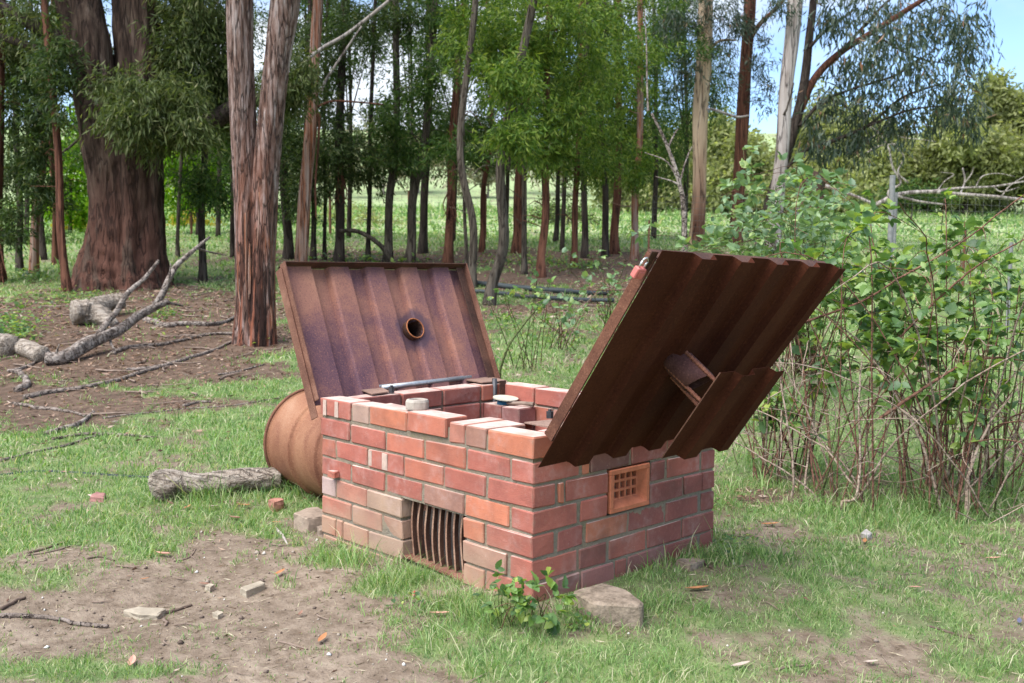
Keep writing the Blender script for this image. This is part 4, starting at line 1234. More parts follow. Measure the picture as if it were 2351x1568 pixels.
# the huge old tree
b0 = at(285, 655); s_big = sdepth(b0)
big = empty("huge_old_tree", b0, "huge old tree with thick furrowed flaring trunk forking into two stems at left", "tree")
def bigrough(t, a):
    ph = np.sin(7 * a + 1.3 + 2 * t) * .5 + np.sin(4 * a + .4) * .5 + np.sin(13 * a + 3 * t) * .25
    gr_ = np.abs(np.sin(9 * a + 2.2 * np.sin(3 * a + 4 * t) + 3 * t)) ** .5
    return .90 + (.09 + .10 * max(0, .45 - t)) * ph + .13 * gr_ + .010 * np.sin(70 * t + 3 * np.sin(2 * a)) + .018 * np.sin(31 * a + 20 * t + 2 * np.sin(9 * t))
mpath = smooth([atd(283, 668, s_big), atd(284, 620, s_big), atd(288, 560, s_big), atd(291, 480, s_big), atd(288, 400, s_big), atd(280, 330, s_big), atd(278, 260, s_big), atd(276, 205, s_big)], 110)
mpath[0][2] -= .15
mr = np.interp(np.linspace(0, 1, 110), np.linspace(0, 1, 8), [118, 102, 88, 80, 82, 88, 92, 60]) * s_big / FPX
mb = MB(); mb.tube(mpath, mr, 84, True, bigrough); mb.build("trunk", M['bark_old'], big, smooth=True)
ptrunk([(262, 400), (240, 320), (222, 240), (216, 170), (203, 90), (178, 0), (150, -150), (120, -400)], [40, 50, 49, 48, 48, 47, 42, 30], s_big - .25, 48, 70, .13, 4, 14).build("stem", M['bark_old'], big, smooth=True)
ptrunk([(308, 400), (322, 320), (322, 240), (318, 160), (315, 90), (310, 0), (305, -150), (300, -400)], [40, 54, 53, 52, 51, 50, 44, 30], s_big + .1, 48, 70, .13, 4, 17).build("stem", M['bark_old'], big, smooth=True)
branchy(big, [(345, 318), (400, 300), (470, 283), (535, 250), (600, 226), (650, 205)], 30, 12, s_big, M['bark_dark'], 4, "bough", 16)
branchy(big, [(190, 105), (150, 92), (90, 66), (30, 30), (-60, -20)], 19, 13, s_big - .2, M['bark_dark'], 5, "bough", 12)
branchy(big, [(195, 150), (150, 130), (90, 112), (0, 84), (-80, 60)], 11, 7, s_big - .3, M['bark_dark'], 6, "bough", 10)
branchy(big, [(200, 190), (160, 186), (128, 184)], 13, 8, s_big - .2, M['bark_grey'], 7, "bough", 10)
branchy(big, [(250, 240), (200, 300), (150, 345), (110, 360)], 4, 2, s_big + 3, M['bark_dark'], 8)
bl = [blob(*q, s_big - 1.3 + rng.normal(0, .3), n) for (*q, n) in ((330, 235, 75, 45, 1700), (400, 250, 60, 45, 1200), (282, 212, 42, 36, 800), (360, 310, 60, 36, 1100), (435, 300, 50, 30, 700), (300, 275, 50, 30, 700))]
bl += [blob(*q, s_big + .3 + rng.normal(0, .4), n) for (*q, n) in ((450, 180, 80, 70, 1600), (420, 110, 80, 60, 1500), (390, 40, 70, 50, 1200), (480, 60, 55, 60, 1200), (500, 210, 45, 60, 1000), (450, 0, 80, 60, 1200), (540, 130, 40, 90, 900), (390, 170, 50, 50, 900), (640, 210, 45, 40, 900), (690, 180, 40, 50, 700), (500, 270, 50, 30, 500))]
bl += [blob(*q, s_big - .2 + rng.normal(0, .4), n) for (*q, n) in ((60, 40, 80, 45, 500), (20, 120, 60, 50, 500), (110, 110, 40, 60, 400))]
bl += hi_blobs(300, s_big, -150, -500, 260, 900, 5)
bl = [(c, r, int(n * 1.9)) for c, r, n in bl]
crown(big, bl, M['lf_olive'], .13, .026)

# the stand of slim trees: (base x, base y, top x at the upper edge, half width, bark, leaves, label)
STAND = [
    (-10, 646, -2, 17, 'bark_red', 'lf_dark', "red-barked tree with hanging bark strips cut by the left edge"),
    (46, 622, 30, 7, 'bark_dark', 'lf_dark', "thin blackish tree, second trunk from the left edge"),
    (78, 628, 105, 9, 'bark_orange', 'lf_dark', "reddish slim tree leaning right, third trunk from the left edge"),
    (155, 672, 100, 9, 'bark_red', 'lf_dark', "slim red-brown tree standing in front of the huge old tree's left foot"),
    (128, 606, 122, 6, 'bark_red', 'lf_dark', "thin background trunk between the third trunk and the huge old tree"),
    (100, 596, 70, 6, 'bark_dark', 'lf_mid', "thin dark sapling trunk deep behind the left edge trees"),
    (467, 648, 462, 8, 'bark_dark', 'lf_mid', "thin dark tree between the huge old tree and the twin-stemmed tree"),
    (408, 590, 420, 4, 'bark_grey', 'lf_mid', "very thin pale sapling just right of the huge old tree"),
    (535, 590, 520, 5, 'bark_dark', 'lf_mid', "thin trunk half hidden behind the twin-stemmed tree's left side"),
    (662, 596, 650, 10, 'bark_dark', 'lf_dark', "dark trunk between the twin-stemmed tree and the slender orange tree"),
    (719, 596, 712, 6, 'bark_dark', 'lf_dark', "thin dark trunk directly right of the slender orange tree's foot"),
    (746, 596, 752, 4, 'bark_dark', 'lf_dark', "thinnest dark sapling behind the left lid's left part"),
    (778, 602, 793, 10, 'bark_dark', 'lf_dark', "straight blackish tree rising above the left third of the left lid"),
    (845, 598, 862, 5, 'bark_dark', 'lf_dark', "thin black sapling above the middle of the left lid"),
    (890, 604, 908, 9, 'bark_grey', 'lf_dark', "straight dark grey tree above the middle of the left lid"),
    (940, 606, 1000, 10, 'bark_grey', 'lf_mid', "grey tree leaning right above the left lid"),
    (970, 581, 985, 9, 'bark_dark', 'lf_mid', "dark tree just behind the right-leaning grey one"),
    (1027, 606, 1068, 10, 'bark_red', 'lf_mid', "shaggy red tree with torn hanging bark above the left lid's right end"),
    (1070, 625, 1050, 4, 'bark_grey', 'lf_mid', "thin grey sapling between the shaggy red tree and the smooth grey one"),
    (1083, 660, 1092, 9, 'bark_grey', 'lf_mid', "smooth grey tree at the left lid's right top corner"),
    (1106, 579, 1118, 6, 'bark_red', 'lf_mid', "thin curved red-brown trunk far back right of the left lid"),
    (1122, 700, 1225, 12, 'bark_grey', 'lf_bright', "grey tree leaning strongly right beside the left lid's right edge"),
    (1189, 581, 1215, 13, 'bark_red', 'lf_bright', "thick red-brown tree with flared foot behind the leaning grey tree"),
    (1203, 630, 1207, 6, 'bark_grey', 'lf_bright', "thin pale grey trunk just right of the flared red-brown tree"),
    (1243, 636, 1262, 9, 'bark_red', 'lf_bright', "half red half grey trunk midway between the two lids"),
    (1318, 612, 1335, 7, 'bark_red', 'lf_bright', "slim red trunk left of the pair behind the right lid's padlock"),
    (1342, 592, 1350, 7, 'bark_dark', 'lf_bright', "dark slim trunk close beside the slim red trunk"),
    (1275, 556, 1300, 5, 'bark_dark', 'lf_mid', "bent dark sapling far back between the two lids"),
    (1388, 590, 1392, 7, 'bark_dark', 'lf_bright', "dark trunk behind the small bramble shoots"),
    (1412, 583, 1420, 9, 'bark_red', 'lf_bright', "stout dark red trunk behind the small bramble shoots"),
    (1457, 596, 1470, 8, 'bark_orange', 'lf_bright', "orange-red trunk at the right end of the stand"),
]
lf_px = {'lf_bright': [(1130, 110, 110, 90), (1170, 190, 60, 50), (1290, 60, 120, 70), (1400, 50, 100, 60), (1330, 190, 120, 70), (1440, 230, 60, 70), (1260, 260, 110, 60), (1380, 320, 90, 60), (1455, 385, 42, 50),
                       (1330, 375, 90, 45), (1250, 350, 70, 50), (1180, 320, 60, 40), (1080, 60, 60, 60), (1220, 130, 80, 60), (1440, 130, 80, 60)],
         'lf_mid': [(980, 180, 60, 60), (1000, 290, 80, 55), (930, 360, 70, 40), (1050, 350, 60, 40), (1120, 290, 60, 40), (1010, 100, 60, 70), (470, 430, 60, 50), (520, 330, 40, 70), (905, 270, 60, 50), (1300, 250, 100, 90), (1000, 30, 80, 40)],
         'lf_dark': [(850, 345, 90, 45), (760, 340, 70, 60), (700, 360, 60, 60), (830, 395, 70, 35), (760, 415, 60, 35), (690, 450, 50, 45), (735, 225, 40, 50), (660, 330, 40, 60),
                     (780, 60, 80, 70), (850, 40, 70, 40), (930, 50, 55, 50), (760, 140, 50, 60), (680, 120, 50, 80),
                     (40, 120, 60, 120), (60, 260, 50, 90), (130, 180, 50, 90), (30, 400, 40, 70), (100, 430, 55, 55), (150, 60, 50, 60), (20, 500, 40, 50), (90, 330, 40, 60)]}
info = []
for (bx, by, tx, hw, bk_, lk, lb) in STAND:
    b0 = at(bx, by); info.append((b0, sdepth(b0)))
alloc = {i: [] for i in range(len(STAND))}
for lk, lst in lf_px.items():
    for (x, y, rx, ry) in lst:
        cand = [(abs(STAND[i][0] + (STAND[i][2] - STAND[i][0]) * (1 - y / 600) - x) + rng.uniform(0, 40), i) for i in range(len(STAND)) if STAND[i][5] == lk]
        i = min(cand)[1]
        alloc[i].append((x, y, rx, ry))
for i, (bx, by, tx, hw, bk_, lk, lb) in enumerate(STAND):
    b0, s = info[i]
    t = empty("slim_tree", b0, lb, "tree", "slim trees of the stand behind the incinerator")
    mx = bx + (tx - bx) * .5 + rng.normal(0, hw * 1.1)
    ptrunk([(bx, by + 3), (bx + (tx - bx) * .08 + rng.normal(0, 1), by - 50), (bx + (tx - bx) * .25 + rng.normal(0, hw * .3), by - 150), (mx, by * .5), (tx, 0), (tx + (tx - bx) * .4, -260), (tx + (tx - bx) * .7, -520)],
           [hw * 1.5, hw * 1.05, hw, hw * .9, hw * .8, hw * .6, hw * .3], s, 14, 60, .11, 3, i + 40).build("trunk", M[bk_], t, smooth=True)
    bls = [blob(x, y, rx * 1.02, ry * 1.02, s - .45 + rng.normal(0, .3), int((.36 if lk == 'lf_dark' else .48) * rx * ry) + 250, deep=rx * 1.1) for (x, y, rx, ry) in alloc[i]]
    bls += hi_blobs(tx + (tx - bx) * .3, s, -60, -520, 95, 260, 4)
    crown(t, bls, M[lk], .115, .027, .5, .115, 36)
    for k in range(4):
        yy = rng.uniform(230, by - 90); xx = bx + (tx - bx) * (1 - yy / by); sg_ = 1 if rng.uniform() < .5 else -1; ln_ = rng.uniform(14, 70)
        branchy(t, [(xx, yy), (xx + sg_ * ln_ * .5, yy - ln_ * rng.uniform(.0, .5)), (xx + sg_ * ln_, yy - ln_ * rng.uniform(-.25, .7))], max(1.2, hw * .16), .5, s, M[bk_], k + i, "dead_twig", 5)
    for k, (x, y, rx, ry) in enumerate(alloc[i][:5]):
        yb = min(y + 70, 520); xb = bx + (tx - bx) * (1 - yb / by)
        branchy(t, [(xb, yb), ((xb + x) / 2, (yb + y) / 2 - 18 + rng.normal(0, 10)), (x, y)], max(2.2, hw * .28), 1.0, s, M[bk_], k, n=6)
    if i in (0, 17, 12):                             # torn strips of bark hanging down
        hs = MB()
        for k in range(9):
            yy = {0: 590, 17: 480, 12: 420}[i] + rng.uniform(-60, 20); xx = bx + (tx - bx) * (1 - yy / by) + rng.uniform(-hw, hw)
            P = smooth([atd(xx, yy, s - hw * s / FPX), atd(xx + rng.normal(0, 8), yy + 35, s - .25), atd(xx + rng.normal(0, 14), yy + rng.uniform(50, 85), s - .28)], 7)
            hs.tube(P, np.linspace(.018, .004, 7), 5)
        hs.build("bark_strip", M['bark_red'], t)
    if i == 14:
        branchy(t, [(900, 604), (880, 570), (850, 545), (815, 530), (780, 530)], 6.5, 4.5, s - .2, M['bark_grey'], 9, n=8)

# lime-leaved tree behind, background shrub, understorey
def bgtree(name, px, py, s, bls, mat, lb, L, Wd, trunkw=6, cat="tree", grp=None, bark='bark_dark', top=200, droop=.5, spread=.2):
    p = atd(px, py, s); z = gz(p[0], p[1]); b0 = np.array([p[0], p[1], z])
    t = empty(name, b0, lb, cat, grp)
    mb = MB(); Pt = atd(px, top, s); P = smooth([b0 - [0, 0, .2], b0 * .6 + Pt * .4 + [.1, 0, 0], Pt], 12)
    mb.tube(P, np.linspace(trunkw, trunkw * .4, 12) * s / FPX, 9); mb.build("trunk", M[bark], t, smooth=True)
    for k, (c, r, n) in enumerate(bls[:4]):
        mb = MB(); q0 = b0 * .55 + Pt * .45; mb.tube(smooth([q0, (q0 + c) / 2 + [0, 0, .1], c], 7), np.linspace(trunkw * .35, trunkw * .1, 7) * s / FPX, 6); mb.build("limb", M[bark], t)
    crown(t, bls, mat, L, Wd, droop, spread)
    return t


s = 27
bgtree("leafy_tree", 452, 520, s, [blob(*q, s, n) for (*q, n) in ((420, 380, 55, 60, 1500), (450, 300, 55, 60, 1500), (480, 420, 45, 55, 1100), (505, 330, 40, 55, 1000), (415, 450, 45, 40, 800), (460, 230, 40, 40, 600), (400, 320, 40, 50, 700))], M['lf_lime'], "bright lime-green leafy tree glowing behind the huge old tree's right side", .15, .075, 5, top=280)
bgtree("leafy_tree", 160, 540, s, [blob(*q, s, n) for (*q, n) in ((140, 340, 45, 60, 1100), (175, 420, 40, 70, 1200), (130, 460, 45, 50, 900), (200, 300, 35, 50, 600), (190, 500, 40, 40, 600))], M['lf_lime'], "bright lime-green leafy tree behind the huge old tree's left side", .15, .075, 5, top=320)
bgtree("yellow_shrub", 425, 560, 33, [blob(*q, 33, n) for (*q, n) in ((430, 512, 45, 22, 900), (390, 525, 30, 20, 400), (470, 530, 30, 20, 400))], M['lf_yel'], "yellow-leaved shrub low behind the huge old tree's right foot", .16, .08, 3, "shrub", top=510)
bgtree("yellow_shrub", 185, 575, 30, [blob(*q, 30, n) for (*q, n) in ((180, 525, 30, 30, 700), (200, 548, 22, 18, 300))], M['lf_yel'], "yellow-leaved shrub low behind the huge old tree's left foot", .15, .08, 3, "shrub", top=520)
bgtree("dark_shrub", 60, 600, 22, [blob(*q, 22, n) for (*q, n) in ((30, 560, 60, 45, 1500), (90, 575, 50, 35, 1200), (150, 580, 40, 30, 800))], M['lf_mid'], "dense green understorey shrub behind the trees at the left edge", .09, .045, 3, "shrub", top=560)
for k, (px, tops, lb) in enumerate(((560, ((560, 440, 60, 70, 1200), (540, 350, 50, 60, 900)), "dark leafy tree behind the twin-stemmed tree"),
                                    (700, ((700, 520, 70, 45, 1400), (640, 500, 50, 40, 900)), "low green shrubby tree behind the slender orange tree"),
                                    (840, ((820, 520, 90, 40, 1700), (900, 525, 60, 35, 1000)), "low pale green shrub beyond the left lid's middle"),
                                    (1300, ((1300, 500, 80, 50, 1300), (1260, 480, 50, 40, 800)), "low grey-green shrub far back between the two lids"))):
    bgtree("background_shrub", px, 545, 34 + k, [blob(*q, 34 + k, n) for (*q, n) in tops], M[['lf_mid', 'lf_mid', 'lf_far', 'lf_olive'][k]], lb, .13, .06, 3, "shrub", "shrubs beyond the stand", top=490)
for k, (px, y, lb) in enumerate(((1500, 0, "dark leafy tree right of the bright foliage, left of the cream trunk"), (1570, 0, "dense blue-green tree directly behind the cream trunk"))):
    s = 27 + 2 * k
    bgtree("leafy_tree", px, 560, s, [blob(px + rng.normal(0, 25), yy, 55, 55, s + rng.normal(0, .5), 2000) for yy in (20, 90, 160, 230, 300, 370, -60)], M['lf_mid'], lb, .13, .03, 7, top=0, droop=1)
    
for k, (px, wd, gap, lb) in enumerate(((700, 75, None, "tall dark leafy tree deep behind the slender orange tree"), (800, 50, (120, 250), "tall dark leafy tree left of the open patch of sky"), (940, 60, (130, 230), "tall dark leafy tree right of the open patch of sky"), (1040, 70, None, "tall dark leafy tree deep behind the shaggy red tree"),
                                    (1160, 80, None, "tall dark leafy tree deep behind the leaning grey tree"), (1290, 80, None, "tall dark leafy tree deep behind the half red half grey trunk"), (1410, 80, None, "tall dark leafy tree deep behind the stout dark red trunk"), (60, 80, None, "tall dark leafy tree deep behind the left edge trees"), (210, 60, None, "tall dark leafy tree deep behind the huge old tree"), (500, 60, None, "tall dark leafy tree deep behind the twin-stemmed tree"))):
    s = 23.5 + 1.5 * math.sin(k * 2.3)
    bgtree("tall_leafy_tree", px, 560, s, [blob(px + rng.normal(0, wd * 1.0), yy + rng.normal(0, 12), wd * .9, 26, s + rng.normal(0, .8), 800 if px > 1100 else (520 if px > 520 else 330)) for yy in (-100, -10, 30, 70, 105, 140, 175, 210, 250, 290, 330, 365) if not (gap and gap[0] < yy < gap[1])], M['lf_dark' if k % 2 else 'lf_mid'], lb, .15, .032, 6, "tree", "tall leafy trees behind the stand", top=-40, droop=.3, spread=.16)
# gums at right
gum_g = "gum trees behind the bramble"
b0 = at(1600, 566); s = sdepth(b0)
t = empty("gum_tree", b0, "cream and brown smooth-barked gum, leftmost of the three big gums behind the bramble", "tree", gum_g)
ptrunk([(1598, 572), (1604, 480), (1606, 400), (1608, 250), (1617, 130), (1620, 0), (1624, -200), (1630, -500)], [19, 16, 15, 17, 18, 16, 13, 8], s, 24, 80, .05, 3, 61).build("trunk", M['bark_cream'], t, smooth=True)
branchy(t, [(1618, 130), (1650, 95), (1690, 92)], 4.5, 2, s, M['bark_cream'], 1)
branchy(t, [(1608, 250), (1640, 252), (1690, 268), (1720, 265)], 4, 2, s - .1, M['bark_white'], 2)
crown(t, [blob(*q, s - .4, n) for (*q, n) in ((1560, 40, 60, 60, 900), (1650, 30, 60, 50, 800), (1580, 150, 35, 60, 500), (1660, 90, 40, 40, 400), (1640, -120, 150, 80, 900))], M['lf_gum'], .16, .026)
b0 = at(1690, 563); s = sdepth(b0)
t = empty("gum_tree", b0, "dark brown-barked gum, middle of the three big gums behind the bramble", "tree", gum_g)
ptrunk([(1688, 568), (1692, 480), (1697, 400), (1705, 280), (1712, 150), (1722, 0), (1726, -200), (1730, -500)], [17, 14, 13, 14, 13, 13, 11, 7], s, 24, 80, .10, 3, 62).build("trunk", M['bark_red'], t, smooth=True)
branchy(t, [(1716, 100), (1745, 55), (1790, 10), (1820, -30)], 6, 3, s, M['bark_red'], 1)
crown(t, [blob(*q, s - .3, n) for (*q, n) in ((1690, 50, 45, 60, 600), (1745, 120, 40, 60, 500), (1760, 210, 35, 50, 350), (1740, -130, 150, 80, 900), (1660, 200, 30, 50, 300))], M['lf_gum'], .16, .026)
b0 = at(1774, 580); s = sdepth(b0)
t = empty("gum_tree", b0, "white-barked gum, rightmost of the three big gums behind the bramble", "tree", gum_g)
ptrunk([(1770, 586), (1780, 490), (1790, 400), (1797, 330), (1805, 200), (1817, 100), (1825, 0), (1832, -200), (1840, -500)], [20, 17, 15, 15, 15, 16, 17, 13, 8], s, 26, 90, .05, 3, 63).build("trunk", M['bark_white'], t, smooth=True)
branchy(t, [(1800, 265), (1815, 215), (1822, 190)], 5, 2, s - .1, M['bark_grey'], 1)
crown(t, hi_blobs(1840, s, -80, -420, 160, 700, 3) + [blob(1790, 30, 35, 40, s - .3, 300)], M['lf_gum'], .16, .026)
b0 = at(1752, 572); s = sdepth(b0) + .3
t = empty("gum_tree", b0, "leaning dark gum with a long limb and drooping leaves across the sky at right", "tree", gum_g)
ptrunk([(1748, 578), (1762, 500), (1778, 440), (1803, 360), (1832, 262), (1848, 180), (1858, 90), (1868, 0), (1875, -200)], [17, 15, 14, 13, 11, 10, 9, 8, 5], s, 20, 80, .10, 3, 64).build("trunk", M['bark_dark'], t, smooth=True)
for k, pts in enumerate(([(1832, 265), (1870, 180), (1930, 120), (2000, 75), (2110, 5), (2200, -50)], [(1835, 290), (1890, 232), (1960, 203)], [(1858, 110), (1890, 75), (1930, 45), (1965, 20)],
                         [(1895, 330), (1990, 290), (2070, 225), (2160, 192)], [(1790, 400), (1850, 345), (1890, 330)], [(2000, 75), (2100, 130), (2200, 150)], [(1960, 203), (2060, 170), (2150, 110)],
                         [(1990, 290), (2100, 250), (2230, 240)], [(1930, 120), (2020, 20), (2080, -30)])):
    branchy(t, pts, [9.5, 5, 4, 5, 5, 3, 3, 3, 4][k], [5, 2, 2, 2, 3, 1, 1, 1, 2][k], s - .1 * k, M['bark_dark' if k != 0 else 'bark_red'], k, n=8)
crown(t, [blob(*q, s - .3 + rng.normal(0, .6), int(.95 * n)) for (*q, n) in ((1900, 40, 50, 40, 260), (1980, 45, 80, 40, 420), (2080, 60, 90, 60, 650), (2180, 60, 70, 65, 620), (2225, 110, 45, 70, 480), (2100, 165, 90, 50, 650),
        (1960, 160, 60, 50, 420), (2000, 245, 55, 50, 480), (2060, 295, 45, 45, 400), (2200, 225, 45, 65, 480), (2230, 275, 22, 50, 200), (1900, 235, 45, 50, 300), (1870, 310, 35, 35, 200), (1965, 330, 45, 32, 300), (2130, 245, 55, 45, 380),
        (2080, -80, 200, 70, 900), (1900, 345, 40, 30, 220), (2020, 110, 70, 50, 420))], M['lf_gum'], .23, .042, 1.5, .19, 9)

# far trees on the rise
fg = "yellow-green wattles on the far slope"
for k, (px, top, lb) in enumerate(((1500, 300, "far wattle beyond the orange-red trunk"), (1575, 275, "far wattle seen left of the cream gum"), (1655, 270, "far wattle between the cream and the dark gum"), (1745, 300, "far wattle between the dark and the white gum"),
                                   (1880, 255, "far wattle behind the dark stump"), (1960, 270, "far wattle above the fallen grey limbs' left end"), (2050, 300, "far wattle behind the upright dead limbs"), (2135, 310, "darker far wattle right of the upright dead limbs"),
                                   (2215, 265, "far wattle below the drooping gum leaves' tip"), (2295, 200, "tall far wattle near the right edge"), (2375, 185, "tallest far wattle cut by the right edge"), (2460, 210, "far wattle just past the right edge"))):
    s = 58 + 3 * math.sin(k * 2.1)
    hgt = 480 - top
    bls = []
    for j in range(15):
        yy = top + hgt * (.06 + .86 * rng.uniform()); wx = 85 * (1 - .45 * (1 - (yy - top) / hgt))
        bls.append(blob(px + rng.normal(0, wx * .75), yy, wx * rng.uniform(.3, .6), hgt * rng.uniform(.09, .2), s + rng.normal(0, 1.2), 1300))
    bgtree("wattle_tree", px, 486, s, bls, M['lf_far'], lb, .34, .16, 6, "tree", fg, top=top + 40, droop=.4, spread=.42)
hg = "pale trees on the distant hill"
hl = ["behind the twin-stemmed tree", "behind the slender orange tree", "left of the straight blackish tree", "right of the straight blackish tree", "behind the straight dark grey tree", "behind the shaggy red tree", "behind the smooth grey tree", "left of the flared red-brown tree",
      "right of the half red half grey trunk", "behind the slim red trunk", "behind the stout dark red trunk", "behind the orange-red trunk", "above the far wattles left of the white gum", "above the far wattles right of the dark stump", "above the upright dead limbs", "high at the right edge of the sky", "highest on the skyline left of the tall far wattles", "behind the huge old tree"]
for k, px in enumerate((560, 640, 720, 800, 880, 960, 1040, 1120, 1200, 1290, 1380, 1470, 1640, 1900, 2040, 2330, 2190, 430)):
    s = 105 + 9 * math.sin(k * 1.7); p = atd(px, 400, s); zb = gz(p[0], p[1]); yb = CY - 171 - (zb - CAM[2]) * FPX / s
    hgt = rng.uniform(120, 190); top = yb - hgt
    bls = [blob(px + rng.normal(0, 26), top + hgt * rng.uniform(.05, .7), 30, 22, s + rng.normal(0, 1.5), 300) for j in range(9)]
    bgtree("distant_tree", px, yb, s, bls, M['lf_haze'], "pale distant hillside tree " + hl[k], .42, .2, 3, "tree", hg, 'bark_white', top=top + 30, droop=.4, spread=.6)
# stump and fallen dead tree in the paddock
s = 38
p = atd(1862, 490, s); z = gz(p[0], p[1])
stp = MB(); stp.tube(smooth([(p[0], p[1], z - .1), (p[0] + .05, p[1], z + .5), tuple(atd(1868, 430, s)), tuple(atd(1880, 400, s))], 14), np.interp(np.linspace(0, 1, 14), [0, .3, 1], [.62, .48, .40]), 20, True, rg(71, .18, 4))
tag(stp.build("stump", M['bark_old'], None, smooth=True), "dark broken tree stump in the paddock right of the white gum", "stump")
b0 = at(2010, 478); s = 40
ft = empty("fallen_dead_tree", b0, "bleached dead tree lying across the paddock at right with bare twisting limbs", "dead tree")
for k, (pts, r0, r1) in enumerate((([(1890, 425), (1950, 445), (2010, 470)], 9, 5), ([(2010, 470), (2060, 447), (2130, 440), (2200, 445), (2290, 452), (2380, 462)], 9, 5), ([(2130, 440), (2200, 432), (2280, 428), (2360, 415)], 6, 3), ([(2060, 450), (2110, 462), (2170, 470)], 6, 3),
                                   ([(2050, 470), (2040, 440), (2068, 420), (2050, 385), (2040, 340), (2018, 305), (1985, 280), (1995, 250)], 6, 2), ([(2085, 420), (2062, 395), (2075, 360), (2050, 330), (2030, 300), (2070, 315), (2110, 320), (2150, 325)], 4, 1.5),
                                   ([(2030, 300), (2050, 270), (2080, 235), (2075, 215)], 3, 1), ([(1990, 350), (2020, 335), (2060, 330)], 4, 2), ([(2205, 445), (2215, 415), (2210, 385)], 4, 3), ([(2215, 420), (2230, 400), (2235, 385)], 2.5, 1.5),
                                   ([(2280, 428), (2300, 440), (2340, 430)], 3, 1.5), ([(2150, 440), (2170, 415), (2190, 400), (2160, 395)], 2.5, 1), ([(2240, 430), (2255, 405), (2290, 398), (2330, 405)], 2.5, 1), ([(2300, 450), (2320, 425), (2360, 400)], 2.5, 1), ([(2018, 305), (1990, 320), (1960, 300)], 2.5, 1))):
    branchy(ft, pts, r0 * .55, r1 * .6, s + .3 * math.sin(k), M['bark_white'], k + 80, n=8)
bgtree("low_shrub", 2090, 470, 42, [blob(*q, 42, n) for (*q, n) in ((2090, 440, 50, 22, 900), (2160, 450, 50, 18, 700), (2030, 450, 40, 18, 500))], M['lf_mid'], "low green shrub growing under the fallen dead tree", .16, .08, 2, "shrub", top=440)

# bare dead sapling behind the bramble
s = 8.3; p = atd(1580, 600, s); b0 = np.array([p[0], p[1], gz(p[0], p[1])])
ds = empty("dead_sapling", b0, "bare grey dead sapling with forked twigs poking up left of the cream gum", "dead sapling")
mb = MB(); mb.tube(smooth([b0, atd(1572, 520, s), atd(1560, 420, s), atd(1530, 330, s), atd(1496, 260, s)], 24), np.linspace(.028, .010, 24), 8, True, rg(5)); mb.build("stem", M['deadwood'], ds, smooth=True)
for pts in ([(1556, 410), (1530, 370), (1480, 350)], [(1535, 335), (1550, 305), (1558, 295)], [(1562, 425), (1540, 415), (1505, 405)], [(1560, 420), (1578, 360), (1590, 335)], [(1488, 255), (1486, 200), (1484, 100), (1480, 20)]):
    mb = MB(); mb.tube(smooth([atd(*q, s) for q in pts], 10), np.linspace(.010, .004, 10), 6); mb.build("twig", M['deadwood'], ds)

# ------------------------------------------------------------------ fences
M['wire'] = m_plain("fence_wire", (.16, .16, .15), .5, .5, 20, .2)
M['post'] = m_plain("grey_post", (.21, .21, .205), .85, 0, 20, .4)
M['rpost'] = m_plain("rust_post", (.15, .07, .045), .8, .1, 20, .4)


def fence(label, xs_px, s, h, mat, post_xs, pw, mesh_dx=.15, rows=8, group=None):
    a = atd(xs_px[0], 560, s[0]); b = atd(xs_px[1], 560, s[1])
    n = 14; Q = [a + (b - a) * i / n for i in range(n + 1)]
    for q_ in Q: q_[2] = gz(q_[0], q_[1])
    f = empty("wire_fence", (Q[0] + Q[-1]) / 2, label, "fence", group)
    Q = np.array(Q); Ln = np.linalg.norm(b[:2] - a[:2])
    wr = MB()
    for r in range(rows):
        z = .06 + (h - .1) * r / (rows - 1)
        wr.tube(Q + [0, 0, z], .0035, 3, False)
    m = int(Ln / mesh_dx)
    for i in range(m + 1):
        t_ = i / m; p_ = np.array([np.interp(t_ * n, np.arange(n + 1), Q[:, c]) for c in range(3)])
        wr.tube([p_ + [0, 0, .05], p_ + [0, 0, h - .04]], .003, 3, False)
    wr.build("wire_mesh", M['wire'], f)
    for t_ in post_xs:
        p_ = np.array([np.interp(t_ * n, np.arange(n + 1), Q[:, c]) for c in range(3)])
        mb = MB(); mb.tube([p_ - [0, 0, .2], p_ + [0, 0, h + .05]], pw, 10); mb.build("post", mat, f, smooth=False)
    return f


fence("wire mesh fence crossing behind the stand of slim trees", (420, 1500), (27, 25), 1.15, M['rpost'], (.02, .17, .33, .5, .66, .74, .9), .035, .2, 7)
fence("wire mesh fence behind the bramble with a thin grey post", (1480, 2480), (23.5, 21), 1.25, M['post'], (.60,), .04, .16, 9)
fence("short panel of rusty wire netting in the right paddock", (2165, 2272), (15, 15), .95, M['rpost'], (.46,), .02, .055, 14)
for (px, y0, y1, s, lb, mt) in ((2318, 640, 556, 11.5, "grey steel star post near the right edge", 'post'), (1489, 590, 505, 17, "dark steel post beside the orange-red trunk", 'rpost'), (2043, 575, 402, 17.5, "thick grey post rising out of the bramble leaves", 'post'), (1829, 570, 418, 19, "thin grey post right of the white gum", 'post')):
    p = atd(px, y0, s); z = gz(p[0], p[1]); top = atd(px, y1, s)
    mb = MB(); mb.tube([(p[0], p[1], z - .2), (p[0], p[1], top[2])], {'post': .05, 'rpost': .03}[mt] * (.7 if s < 12 else 1) * (1.0 if px == 2043 else .6), 10)
    tag(mb.build("fence_post", M[mt], None), lb, "post")
